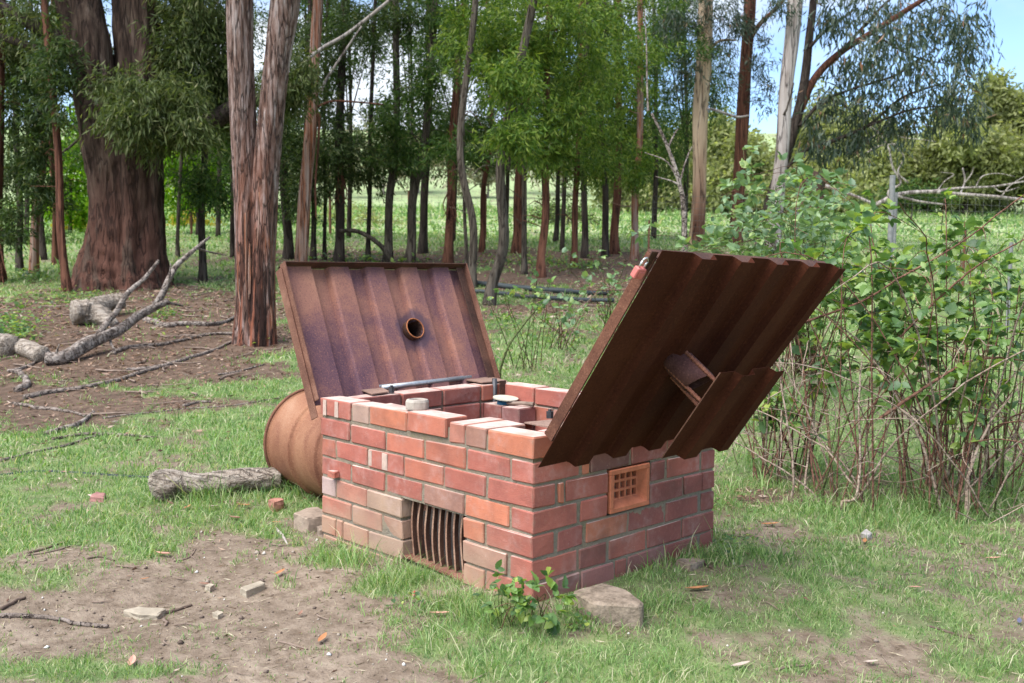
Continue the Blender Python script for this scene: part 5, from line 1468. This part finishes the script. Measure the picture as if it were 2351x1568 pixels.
# ------------------------------------------------------------------ brambles
M['lf_bram'] = m_leaf("bramble_leaves", [(0, (.055, .11, .045)), (.4, (.10, .185, .06)), (.7, (.165, .27, .065)), (.9, (.25, .34, .07)), (1, (.33, .39, .08))], .35, .4, .5)
M['lf_brampale'] = m_leaf("bramble_leaves_pale", [(0, (.09, .16, .08)), (.5, (.16, .25, .12)), (.85, (.22, .32, .14)), (1, (.30, .37, .12))], .3, .4, .5)
M['cane_dead'] = m_bark("dead_cane", [(.3, (.12, .08, .055)), (.5, (.30, .22, .165)), (.7, (.44, .36, .29)), (.85, (.54, .47, .40))], (30, 30, 30), None, .3)
M['cane_red'] = m_bark("red_cane", [(.3, (.07, .035, .025)), (.5, (.16, .08, .055)), (.7, (.27, .15, .10)), (.85, (.34, .21, .14))], (30, 30, 30), None, .3)
M['cane_green'] = m_bark("green_cane", [(.3, (.035, .05, .015)), (.5, (.075, .095, .03)), (.7, (.13, .14, .055)), (.85, (.2, .19, .09))], (30, 30, 30), None, .3)


def leaf_local(var):
    r = np.random.default_rng(var)
    mid = [(0, 0), (.3, 0), (.65, 0), (1, 0)]
    side = [(.06, .20), (.20, .35), (.27, .31), (.42, .40), (.50, .32), (.64, .33), (.71, .24), (.86, .15)]
    wv = r.uniform(.85, 1.1)
    V = [(x, y, 0) for x, y in mid] + [(x, y * wv, 0) for x, y in side] + [(x, -y * wv, 0) for x, y in side]
    V = np.array(V, float)
    V[:, 2] = .28 * np.abs(V[:, 1]) - .22 * V[:, 0] ** 2 + r.normal(0, .012, len(V))
    tri = []
    for o, flip in ((4, False), (12, True)):
        L_ = [(0, o, o + 1), (0, o + 1, 1), (1, o + 1, o + 2), (1, o + 2, o + 3), (1, o + 3, o + 4), (1, o + 4, 2), (2, o + 4, o + 5), (2, o + 5, o + 6), (2, o + 6, o + 7), (2, o + 7, 3)]
        tri += [t[::-1] for t in L_] if not flip else L_
    return V, tri


LEAFV = [leaf_local(i) for i in range(4)]


def frame_from(x, up):
    x = unit(np.array(x, float)); y = np.cross(up, x); y = unit(y + 1e-6); z = np.cross(x, y)
    return np.array([x, y, z])


def bramble(name, label, cat, roots, blobs, n_stems, n_dead, leaf, mat, leafparts=120, sprigs=9, group=None, dead_reach=1.0, twigs=0, cane_r=.005, dens=1.0):
    roots = [np.array(r, float) for r in roots]
    o = empty(name, np.mean(roots, 0), label, cat, group)
    allL = []                                     # (pos, frame, size, var)
    cg = MB(); ncane = 0
    ws = np.array([b[2] for b in blobs], float); ws /= ws.sum()
    for i in range(n_stems):
        c, r, _ = blobs[int(rng.choice(len(blobs), p=ws))]
        tgt = np.array(c) + unit(rng.normal(0, 1, 3)) * rng.uniform(.15, 1) ** .5 * np.array(r)
        tgt[2] = max(tgt[2], gz(tgt[0], tgt[1]) + .08)
        dd = [np.linalg.norm(q_[:2] - tgt[:2]) + rng.uniform(0, .35) for q_ in roots]
        rt = roots[int(np.argmin(dd))] + np.array([rng.normal(0, .07), rng.normal(0, .07), -.02]) * (1 if leaf > .05 else .5)
        h = max(tgt[2] - rt[2], .05)
        mid = rt * .55 + tgt * .45; mid[2] = rt[2] + h * rng.uniform(.75, 1.15) + (.10 if leaf > .05 else .015)
        mid[:2] += rng.normal(0, .17 if leaf > .05 else .03, 2)
        P = smooth([rt, rt * .6 + mid * .4 + [0, 0, .08 * h], mid, tgt], 18)
        mb = MB(); mb.tube(P, np.linspace(cane_r * rng.uniform(.8, 1.5), cane_r * .35, 18), 5)
        mm = M['cane_green'] if rng.uniform() < .55 else M['cane_red']
        if ncane < 16: mb.build("cane", mm, o, smooth=True); ncane += 1
        else: cg.add(np.concatenate(mb.v), mb.f)
        T = np.gradient(P, axis=0)
        for k in range(int(sprigs * dens)):
            u = 1 - rng.uniform(0, 1) ** 1.3 * .55
            j = min(17, int(u * 17)); base = P[j]
            sd = unit(rng.normal(0, 1, 3) + np.array([0, 0, .5]))
            pet = base + sd * rng.uniform(.03, .08) + unit(T[j]) * .02
            for a, sz in ((0, 1.0), (1.1, .78), (-1.1, .78)):
                fwd = unit(sd * .8 + rng.normal(0, .2, 3) + np.array([0, 0, -.1])); up = unit(np.array([0, 0, 1.0]) + rng.normal(0, .35, 3))
                A = frame_from(fwd, up)
                d_ = A[0] * math.cos(a) + A[1] * math.sin(a)
                A = frame_from(d_, A[2])
                allL.append((pet, A, leaf * sz * rng.uniform(.55, 1.2), int(rng.integers(0, 4))))
    # dead canes
    for i in range(n_dead):
        rt = roots[int(rng.integers(0, len(roots)))] + np.array([rng.normal(0, .08), rng.normal(0, .08), -.02])
        az = rng.uniform(0, 2 * math.pi); L_ = rng.uniform(.6, 1.5) * dead_reach
        d = np.array([math.cos(az), math.sin(az), 0]); hh = rng.uniform(.25, 1.0) * L_
        P = smooth([rt, rt + d * L_ * .22 + [0, 0, hh * .55], rt + d * L_ * .6 + [0, 0, hh], rt + d * L_ * 1.05 + [0, 0, hh * rng.uniform(.5, 1.2)]], 16)
        P += np.cumsum(rng.normal(0, .006, P.shape), 0); P[:, 2] = np.maximum(P[:, 2], ground(P[:, 0], P[:, 1]) + .004)
        mb = MB(); mb.tube(P, np.linspace(rng.uniform(.0035, .0075), .0018, 16), 5)
        mm = M['cane_dead'] if rng.uniform() < .72 else M['cane_red']
        if i < 22: mb.build("cane", mm, o, smooth=True)
        else: cg.add(np.concatenate(mb.v), mb.f)
    if cg.v:
        tag(cg.build("cane_tangle", M['cane_red'], o), kind="stuff")
    if twigs:
        tg_ = MB()
        for i in range(twigs):
            c, r, _ = blobs[int(rng.integers(0, len(blobs)))]
            rt = roots[int(rng.integers(0, len(roots)))]
            p = rt * .5 + np.array(c) * .5 + rng.normal(0, 1, 3) * np.array([.42, .42, .22]); p[2] = max(p[2], gz(p[0], p[1]) + .03)
            d = unit(rng.normal(0, 1, 3) * [1, 1, .5]) * rng.uniform(.15, .5)
            tg_.tube(smooth([p, p + d * .5 + rng.normal(0, .03, 3), p + d], 6), [.0025, .0025, .002, .002, .0016, .001], 4, False)
        tag(tg_.build("twig_tangle", M['cane_dead'], o), kind="stuff")
    # leaves: the nearest ones singly, the rest as one mass
    dist = [np.linalg.norm(l[0] - CAM) / l[2] for l in allL]
    order = np.argsort(dist)
    mes = []
    for V, tri in LEAFV:
        me = bpy.data.meshes.new("leaf"); me.from_pydata(V.tolist(), [], tri); me.materials.append(mat); me.update(); mes.append(me)
    for q_ in order[:leafparts]:
        p, A, sz, v = allL[q_]
        lo = bpy.data.objects.new("leaf", mes[v]); link(lo, o)
        lo.matrix_local = Matrix.Translation(Vector(p - org(o))) @ Matrix(A.T.tolist()).to_4x4() @ Matrix.Scale(sz, 4)
    rest = order[leafparts:]
    if len(rest):
        VV = []; FF = []; b = 0
        for q_ in rest:
            p, A, sz, v = allL[q_]; V, tri = LEAFV[v]
            VV.append(p + (V * sz) @ A - org(o)); FF.append(np.array(tri) + b); b += len(V)
        FF = np.concatenate(FF)
        me = raw_mesh("foliage", np.concatenate(VV), FF.ravel(), np.full(len(FF), 3), mat)
        tag(mesh_obj("foliage", me, o, org(o)), kind="stuff")
    return o


def rts(*p): return [at(*q) for q in p]


bg_ = "bramble thickets right of the incinerator"
bramble("bramble_bush", "pale-leaved bramble thicket rising behind the dark right lid", "bramble", rts((1620, 800), (1740, 830), (1850, 860), (1560, 780)),
        [blob(*q, s, n) for (*q, s, n) in ((1650, 480, 110, 50, 6.6, 2), (1780, 540, 90, 50, 6.3, 2), (1570, 560, 70, 35, 6.6, 1.3), (1730, 430, 70, 50, 6.4, 1.2), (1880, 520, 80, 60, 6.2, 2), (1620, 590, 110, 35, 6.2, 1.5), (1450, 520, 60, 25, 6.6, .8), (1780, 350, 20, 40, 6.3, .4), (1960, 440, 60, 50, 6.0, 1))],
        56, 8, .078, M['lf_brampale'], 150, 11, bg_, 1, 0, .004)
bramble("bramble_bush", "dense bright green bramble thicket with many tan dead canes at right", "bramble", rts((1770, 1110), (1900, 1140), (1965, 1165), (2120, 1165), (2155, 1185), (2180, 1150), (1830, 1085)),
        [blob(*q, s, n) for (*q, s, n) in ((1900, 640, 120, 70, 5.2, 2.2), (2050, 630, 90, 70, 5.2, 1.8), (2130, 560, 70, 40, 5.4, .8), (1950, 720, 130, 70, 5.4, 2.2), (2060, 790, 110, 60, 5.0, 1.6), (2200, 700, 70, 80, 5.0, 1.1), (1880, 830, 70, 60, 5.4, 1.2), (2150, 900, 70, 60, 4.9, 1.0), (2010, 520, 60, 40, 5.6, .8), (1990, 900, 90, 60, 5.2, 1.0), (1850, 960, 50, 60, 5.4, .8), (1790, 780, 40, 60, 5.6, .9), (2070, 1000, 60, 50, 5.0, .5))],
        56, 30, .074, M['lf_bram'], 190, 14, bg_, 1.15, 150, .0042)
bramble("bramble_bush", "open twiggy bramble with long bare arching canes at the right edge", "bramble", rts((2225, 1185), (2290, 1130), (2400, 1100), (2330, 1060)),
        [blob(*q, s, n) for (*q, s, n) in ((2310, 590, 50, 30, 5.2, .5), (2330, 680, 50, 50, 5.0, .9), (2290, 840, 60, 60, 4.9, .9), (2340, 1000, 40, 80, 4.8, .8), (2240, 690, 50, 50, 5.4, .7), (2420, 750, 70, 120, 5.0, 1.2))],
        19, 30, .068, M['lf_bram'], 120, 10, bg_, 1.2, 90, .0042)
# a few long canes one can follow
for k, (pts, ss, r_, mt, lb) in enumerate((
        ([(1790, 760), (1960, 700), (2060, 640), (2190, 560), (2300, 480), (2370, 430)], (5.0, 5.0, 4.9, 4.9, 4.8, 4.8), .006, 'cane_red', "long reddish cane climbing to the right edge, the highest of the three"),
        ([(2060, 780), (2180, 660), (2280, 590), (2370, 540)], (4.9, 4.8, 4.7, 4.7), .006, 'cane_red', "long reddish cane climbing to the right edge, the middle of the three"),
        ([(2020, 960), (2140, 880), (2230, 830), (2290, 820), (2370, 830)], (4.7, 4.7, 4.7, 4.7, 4.7), .008, 'cane_red', "thick orange-brown cane arching to the right edge, lowest of the three"),
        ([(1815, 1160), (1822, 1080), (1808, 960), (1795, 850), (1800, 760)], (4.9, 4.9, 4.95, 5, 5), .007, 'cane_dead', "upright pale dead cane standing at the left front of the bramble"),
        ([(1930, 1150), (1965, 1140), (1972, 1040), (1970, 920), (1975, 830)], (4.75, 4.75, 4.8, 4.85, 4.9), .008, 'cane_dead', "knobbly tan cane rising from a bent foot in the middle of the bramble"),
        ([(2216, 1188), (2222, 1120), (2240, 1040), (2280, 960), (2340, 880)], (4.65, 4.65, 4.65, 4.65, 4.65), .010, 'cane_dead', "stout tan cane rising beside the right edge of the bramble"),
        ([(2160, 1170), (2120, 1040), (2080, 960), (2020, 860), (1960, 780)], (4.75, 4.8, 4.85, 4.9, 4.95), .009, 'cane_dead', "stout brown cane leaning left out of the bramble's main root"))):
    P = smooth([atd(x, y, s_) for (x, y), s_ in zip(pts, ss)], 34)
    if k >= 3 : P[0][2] = gz(P[0][0], P[0][1]) - .02
    P += np.cumsum(rng.normal(0, .0015, P.shape), 0)
    mb = MB(); mb.tube(P, np.linspace(r_, r_ * .45, 34), 7, True, rg(k + 300, .12, 2))
    tag(mb.build("bramble_cane", M[mt], None, smooth=True), lb, "cane", "long bare bramble canes")
# young shoots on the lawn behind and by the wall
for k, (rp, bl, ns, nd, lf, lb, mt) in enumerate((
        ([(1200, 845)], [(1185, 760, 55, 50, 7.0, 1), (1230, 700, 45, 30, 7.2, 1)], 9, 4, .06, "young bramble shoot on the lawn just right of the left lid", 'lf_bram'),
        ([(1285, 800)], [(1290, 745, 60, 40, 8.0, 1)], 10, 6, .065, "low bramble clump on the lawn midway between the lids", 'lf_brampale'),
        ([(1400, 770)], [(1400, 650, 60, 60, 8.2, 1), (1330, 640, 60, 30, 8.3, 1), (1430, 700, 50, 40, 8.2, 1)], 13, 5, .068, "bramble clump against the right lid's near edge", 'lf_brampale'),
        ([(1150, 1440), (1190, 1440)], [(1190, 1400, 65, 25, 3.05, 1), (1150, 1415, 45, 25, 3.02, 1), (1130, 1355, 18, 18, 3.1, .4)], 9, 0, .036, "small bramble seedling in the grass at the front corner of the brick wall", 'lf_bram'),
        ([(1245, 1430)], [(1250, 1405, 40, 22, 3.03, 1), (1225, 1415, 40, 22, 3.0, 1)], 6, 0, .044, "dark green bramble seedling between the brick corner and the concrete block", 'lf_bram'))):
    bramble("bramble_shoot", lb, "bramble", rts(*rp), [blob(*q[:4], q[4], q[5]) for q in bl], ns, nd, lf, M[mt], 40, 4 if k < 3 else 4, "young bramble shoots", .35 if k > 2 else .6, 0, .0035 if k < 3 else .0018)
P = smooth([atd(x, y, s_) for x, y, s_ in ((1145, 860, 6.4), (1165, 800, 6.4), (1195, 755, 6.5), (1235, 705, 6.6))], 20)
P[0][2] = gz(P[0][0], P[0][1]); mb = MB(); mb.tube(P, np.linspace(.009, .005, 20), 7); tag(mb.build("bramble_cane", M['cane_green'], None, smooth=True), "single dark cane slanting up from the lawn right of the left lid", "cane")

# low weeds in the litter
wp = MB(); WV = []; WF = []; b = 0
for (px, py, rx, ry, n, sz) in ((30, 760, 60, 40, 420, .06), (130, 690, 70, 15, 200, .05), (200, 690, 40, 15, 120, .05), (375, 720, 40, 25, 160, .05), (330, 640, 40, 20, 60, .06), (1160, 745, 40, 20, 160, .045), (1300, 780, 60, 20, 160, .045), (1420, 740, 70, 25, 220, .045),
                               (60, 640, 60, 8, 160, .07), (1230, 605, 90, 8, 260, .07), (1340, 615, 50, 10, 160, .07), (600, 790, 25, 6, 14, .05), (870, 600, 120, 6, 260, .09), (1700, 1250, 50, 20, 70, .02), (1660, 1270, 30, 16, 50, .02), (1340, 1440, 30, 14, 40, .02), (950, 1395, 30, 14, 30, .022), (2220, 1120, 80, 40, 120, .03)):
    for i in range(n):
        q_ = at(px + rng.normal(0, rx * .6), py + rng.normal(0, ry * .6)); q_[2] += abs(rng.normal(0, sz * .9)) + sz * .3
        V, tri = LEAFV[int(rng.integers(0, 4))]; A = frame_from(unit(rng.normal(0, 1, 3) * [1, 1, .4]), unit(np.array([0, 0, 1.0]) + rng.normal(0, .3, 3)))
        WV.append(q_ + (V * sz * rng.uniform(.6, 1.2)) @ A); WF.append(np.array(tri) + b); b += len(V)
WF = np.concatenate(WF)
tag(mesh_obj("ground_weeds", raw_mesh("ground_weeds", np.concatenate(WV), WF.ravel(), np.full(len(WF), 3), M['lf_bram'])), "low green weeds growing through the leaf litter", "weeds", kind="stuff")

# ------------------------------------------------------------------ grass
M['grass'] = m_leaf("grass_blades", [(0, (.08, .155, .05)), (.3, (.145, .26, .08)), (.6, (.23, .355, .115)), (.80, (.34, .43, .19)), (.91, (.48, .46, .29)), (1, (.58, .52, .38))], .35, .55, .3)


def in_box(x, y, m=0.0):
    return (x > -LEN - m) & (x < m) & (y > -m) & (y < W + m)


def scatter(s0_, s1_, dens, marg=1.12):
    ex = 1.1 if s1_ < 10 else 3.0
    hw_ = s1_ * .526 * marg + ex
    n = int(2 * hw_ * (s1_ - s0_) * dens)
    s = rng.uniform(s0_, s1_, n); t = rng.uniform(-hw_, hw_, n); k_ = np.abs(t) < s * .526 * marg + ex
    s = s[k_]; t = t[k_]
    x = CAM[0] + s * FH[0] + t * RH[0]; y = CAM[1] + s * FH[1] + t * RH[1]
    return x, y, s


GV = []; GI = []; gb = 0
TALL = [(840, 1300, .14, .06), (930, 1345, .12, .05), (1600, 1290, .30, .16), (1480, 1395, .16, .10), (1350, 1440, .14, .09), (1290, 1420, .12, .08), (500, 1150, .22, .08), (690, 1130, .25, .12), (2000, 1165, .5, .25), (1750, 1130, .3, .2), (2180, 1170, .35, .2), (900, 1300, .16, .10), (800, 1240, .14, .1), (1020, 1390, .12, .08), (1120, 1420, .12, .08), (2300, 1150, .4, .3)]
_tc = []
for (px, py, rx, ry) in TALL:
    c = at(px, py); a_, b_ = st(c[0], c[1]); _tc.append((float(a_), float(b_), rx, ry))
for (sa, sb_, dens, h0, wd) in ((2.2, 3.6, 14500, .021, .0029), (3.6, 5.5, 8000, .024, .0042), (5.5, 9, 3200, .028, .0065), (9, 16, 800, .04, .013), (16, 30, 150, .05, .03), (30, 62, 30, .08, .08)):
    x, y, s = scatter(sa, sb_, dens)
    g, li = masks(x, y)
    tuft = np.clip(vnoise(x, y, .055, 51) * 1.6 + vnoise(x, y, .23, 52) * 1.3 + vnoise(x, y, .8, 53) * .8 - .75, 0, 1) * (1 - .6 * li)
    keep = (rng.uniform(0, 1, len(x)) < np.clip(np.maximum(g * 1.25 - .12, tuft * .8), 0.06, 1) ** 1.1) & ~in_box(x, y, .004)
    keep &= ~((x < -1.36) & (x > -2.15) & (np.abs(y - cd[1]) < .16))
    x = x[keep]; y = y[keep]; g = g[keep]; s = s[keep]
    s_, t_ = st(x, y); tall = np.zeros_like(x)
    for (cs, ct, rx, ry) in _tc: tall = np.maximum(tall, np.exp(-(((t_ - ct) / rx) ** 2 + ((s_ - cs) / ry) ** 2)))
    n = len(x)
    h = h0 * rng.lognormal(0, .38, n) * (.55 + .6 * g) * (1 + .45 * vnoise(x, y, .3, 14) + .45 * vnoise(x, y, .06, 15)) * (1 + 3.0 * tall * rng.uniform(0.2, 1, n))
    if sa >= 30: h = h * (1 + 2.6 * np.clip((s - 50) / 8, 0, 1))
    w_ = wd * rng.uniform(.7, 1.3, n)
    az = rng.uniform(0, 2 * np.pi, n); le = np.abs(rng.normal(0, .75, n)) + .2
    dx, dy = np.cos(az), np.sin(az)
    fa = rng.uniform(0, 2 * np.pi, n); sx, sy = np.cos(fa), np.sin(fa)
    z = ground(x, y) - .004
    B = np.stack([x, y, z], 1); S_ = np.stack([sx * w_ * .5, sy * w_ * .5, np.zeros(n)], 1)
    M1 = B + np.stack([dx * h * le * .35, dy * h * le * .35, h * .58], 1); Tp = B + np.stack([dx * h * le, dy * h * le, h * (1 - .16 * le)], 1)
    V = np.stack([B - S_, B + S_, M1 + S_ * .75, M1 - S_ * .75, Tp], 1).reshape(-1, 3)
    i0 = np.arange(n)[:, None] * 5 + gb
    GI.append(np.concatenate([i0, i0 + 1, i0 + 2, i0, i0 + 2, i0 + 3, i0 + 3, i0 + 2, i0 + 4], 1).ravel()); GV.append(V); gb += n * 5
GI = np.concatenate(GI)
tag(mesh_obj("grass", raw_mesh("grass", np.concatenate(GV), GI, np.full(len(GI) // 3, 3), M['grass'])), "short green lawn grass with straw-coloured blades", "grass", kind="stuff")
print("grass blades", gb // 5)

# ------------------------------------------------------------------ leaf litter and fallen leaves
M['litter'] = m_leaf("dead_leaves", [(0, (.07, .04, .028)), (.3, (.16, .09, .06)), (.6, (.29, .17, .115)), (.85, (.42, .28, .20)), (1, (.52, .42, .34))], .12, .7, .25)
LP = []
for (sa, sb_, dens) in ((2.3, 5.5, 130), (5.5, 9, 230), (9, 16, 230), (16, 26, 60)):
    x, y, s = scatter(sa, sb_, dens)
    g, li = masks(x, y)
    keep = rng.uniform(0, 1, len(x)) < np.clip((1 - g) * (.30 + .8 * li) + .06, 0, 1)
    keep &= ~in_box(x, y, .02)
    LP.append(np.stack([x[keep], y[keep], ground(x[keep], y[keep]) + .006 + .02 * np.clip(g[keep], 0, 1)], 1))
for (px, py, rx, ry, n) in ((1700, 1150, 55, 35, 170), (1990, 1140, 120, 25, 120), (720, 1150, 60, 12, 26), (560, 1162, 70, 10, 26), (400, 935, 60, 25, 60), (250, 830, 150, 90, 300)):
    for i in range(n):
        q_ = at(px + rng.normal(0, rx * .6), py + rng.normal(0, ry * .6)); LP.append(q_[None] + [0, 0, .012])
LP = np.concatenate(LP); n = len(LP)
ax = unit(np.stack([rng.normal(0, 1, n), rng.normal(0, 1, n), rng.normal(0, .22, n)], 1))
sd_ = np.array([sdepth(p) for p in LP])
ln = rng.uniform(.025, .075, n) * np.clip(sd_ / 7, .38, 1.5) * rng.uniform(.4, 1.1, n)
tag(mesh_obj("leaf_litter", leaves_mesh("leaf_litter", LP, ax, ln, ln * rng.uniform(.14, .34, n), M['litter'], (0, 0, 0), .22)), "brown fallen leaves and bark flakes scattered on the ground", "leaf litter", kind="stuff")
# short bits of straw and dry grass trodden into the soil
x, y, s = scatter(2.3, 5.4, 1500); g, li = masks(x, y)
k_ = (rng.uniform(0, 1, len(x)) < np.clip(.75 - .5 * g, .12, 1) * np.clip(vnoise(x, y, .14, 61) + .55, .05, 1)) & ~in_box(x, y, .02)
x = x[k_]; y = y[k_]; n = len(x); a_ = rng.uniform(0, 6.283, n)
M['straw'] = m_leaf("dry_straw", [(0, (.10, .07, .045)), (.4, (.22, .165, .11)), (.75, (.36, .29, .20)), (1, (.50, .43, .32))], .1, .8, .15)
ln = rng.uniform(.008, .045, n)
tag(mesh_obj("straw", leaves_mesh("straw", np.stack([x, y, ground(x, y) + .003 + .006 * g[k_]], 1), unit(np.stack([np.cos(a_), np.sin(a_), rng.normal(0, .12, n)], 1)), ln, np.clip(ln * .09, .0012, .004), M['straw'], (0, 0, 0), .05)), "bits of dry straw and dead grass trodden into the soil", "straw", kind="stuff")
tl = MB()
for (sa, sb_, cnt) in ((2.3, 5, 60), (6.5, 16, 230)):
    x, y, s = scatter(sa, sb_, 40); g, li = masks(x, y)
    k_ = np.where((rng.uniform(0, 1, len(x)) < (1 - g) * (1 if sa < 3 else li)) & ~in_box(x, y, .03))[0][:cnt]
    for i in k_:
        L_ = rng.uniform(.06, .22) * (.6 if sa < 3 else 2.2); a_ = rng.normal(.8, .9); p0 = np.array([x[i], y[i], 0]); d_ = np.array([math.cos(a_), math.sin(a_), 0]) * L_; e_ = np.array([-d_[1], d_[0], 0]) * rng.normal(0, .15)
        P = np.array([p0, p0 + d_ * .35 + e_, p0 + d_ * .7 + e_ * .6, p0 + d_]); P[:, 2] = ground(P[:, 0], P[:, 1]) + .006 + .01 * (sa > 3)
        r_ = rng.uniform(.0014, .003) if sa < 3 else rng.uniform(.004, .011)
        tl.tube(P, [r_, r_, r_ * .8, r_ * .4], 4, False)
tag(tl.build("twig_litter", M['twig'], None, origin=(0, 0, 0)), "thin grey twigs littering the bare ground", "twigs", kind="stuff")
# crumbs of soil and grit on the bare ground
x, y, s = scatter(2.3, 5.2, 330); g, li = masks(x, y); keep = (rng.uniform(0, 1, len(x)) < np.clip(1 - g * 1.3, 0, 1)) & ~in_box(x, y, .02)
x = x[keep]; y = y[keep]; n = len(x); rr0 = rng.lognormal(-5.6, .5, n)
O = np.array([[1, 0, 0], [-1, 0, 0], [0, 1, 0], [0, -1, 0], [0, 0, .8], [0, 0, -.6]], float)
T8 = np.array([[0, 2, 4], [2, 1, 4], [1, 3, 4], [3, 0, 4], [2, 0, 5], [1, 2, 5], [3, 1, 5], [0, 3, 5]])
V = np.stack([x, y, ground(x, y) + rr0 * .3], 1)[:, None, :] + O[None] * rr0[:, None, None] * rng.uniform(.6, 1.3, (n, 6, 3))
I = (T8[None] + (np.arange(n) * 6)[:, None, None]).reshape(-1, 3)
M['grit'] = m_leaf("soil_crumbs", [(0, (.09, .065, .05)), (.6, (.2, .15, .12)), (.85, (.30, .25, .2)), (.93, (.5, .46, .4)), (1, (.62, .6, .56))], 0.0, .9, .2)
tag(mesh_obj("soil_crumbs", raw_mesh("soil_crumbs", V.reshape(-1, 3), I.ravel(), np.full(len(I), 3), M['grit'])), "small crumbs of soil and grit on the bare ground", "soil crumbs", kind="stuff")


def dead_leaf(px, py, L_, az, label, cols, wdt=.3):
    p = at(px, py); n = 9
    t = np.linspace(0, 1, n); half = wdt * L_ * np.sin(np.pi * np.clip(t, .02, 1)) ** .8 * .5
    d = np.array([math.cos(az), math.sin(az), 0]); e = np.array([-d[1], d[0], 0])
    V = []; F = []
    for i in range(n):
        c = p + d * L_ * (t[i] - .5) + np.array([0, 0, .012 + .16 * L_ * (t[i] - .4) ** 2 * 2])
        V += [c - e * half[i] + [0, 0, half[i] * .5], c, c + e * half[i] + [0, 0, half[i] * .35]]
    for i in range(n - 1):
        a = i * 3; F += [(a, a + 1, a + 4, a + 3), (a + 1, a + 2, a + 5, a + 4)]
    mb = MB(); mb.add(V, F); o = mb.build("fallen_leaf", cols, None, origin=p)
    return tag(o, label, "leaf", "fallen gum leaves on the ground")


fo = m_plain("leaf_orange", (.42, .19, .085), .7, 0, 90, .4); fpk = m_plain("leaf_pink", (.50, .27, .2), .7, 0, 90, .4); fbr = m_plain("leaf_brown", (.24, .13, .09), .75, 0, 90, .4); fpl = m_plain("leaf_pale", (.42, .34, .28), .7, 0, 90, .3)
for (px, py, L_, az, lb, mt) in ((642, 1325, .07, 2.0, "upright orange dead leaf in grass left of the grate", fo), (375, 1280, .085, .3, "pink-brown dead leaf at the upper middle of the bare soil", fpk), (740, 1476, .07, 2.2, "orange dead leaf low in the middle of the bare soil", fo),
                                 (303, 1532, .075, 2.6, "pink dead leaf near the bottom edge left of centre", fpk), (332, 1338, .035, 1.2, "small orange leaf on bare soil above the larger flat stone", fo), (470, 1350, .06, .4, "thin red-brown leaf beside the small rounded stone", fbr),
                                 (690, 1418, .04, 2.3, "dark curled leaf on bare soil below the grass tongue", fbr), (1310, 1476 - 30, .05, 1.0, "dark brown leaf stub in grass left of the concrete block", fbr), (1768, 1210, .085, .8, "bright orange dead leaf in the grass right of the wall corner", fo),
                                 (1600, 1362, .09, .9, "long brown dead leaf in the grass right of the concrete block", fo), (1985, 1250, .06, 2.0, "brown leaf just below the crumpled pale lump", fo), (2100, 1356, .05, .6, "small tan leaf in the right lawn", fpk), (2280, 1290, .07, .8, "tan leaf near the right edge of the lawn", fpk),
                                 (2340, 1437, .05, 1.9, "bluish dark leaf at the right edge", m_plain("leaf_blue", (.13, .13, .2), .5)), (1700, 1540, .07, 1.2, "pale leaf at the bottom edge right of the block", fpl), (2000, 1530, .05, .9, "white oval leaf low on the right bare soil", fpl), (1010, 1420, .07, .7, "pale pink dead leaf in grass below the grate", fpk),
                                 (950, 1372, .05, 2.4, "red dead leaf in grass at the foot of the grate", m_plain("leaf_red", (.33, .06, .05), .6)), (490, 1170, .06, .5, "pale leaf on the lawn below the log", fpl), (215, 1148, .12, .1, "long pale bark strip on the lawn left of the log", fpl), (430, 1172, .06, 2.2, "orange leaf in the grass left of the log's dark end", fo),
                                 (540, 1196, .09, .2, "brown bark flake on the lawn in front of the log", fbr), (560, 1166, .08, .4, "curled orange leaf on the lawn near the log's middle", fo), (150, 1090, .06, .5, "tan leaf by the hose at left", fpk), (635, 1205, .05, .6, "orange leaf by the small grey stick", fo)):
    dead_leaf(px, py, L_, az, lb, mt)
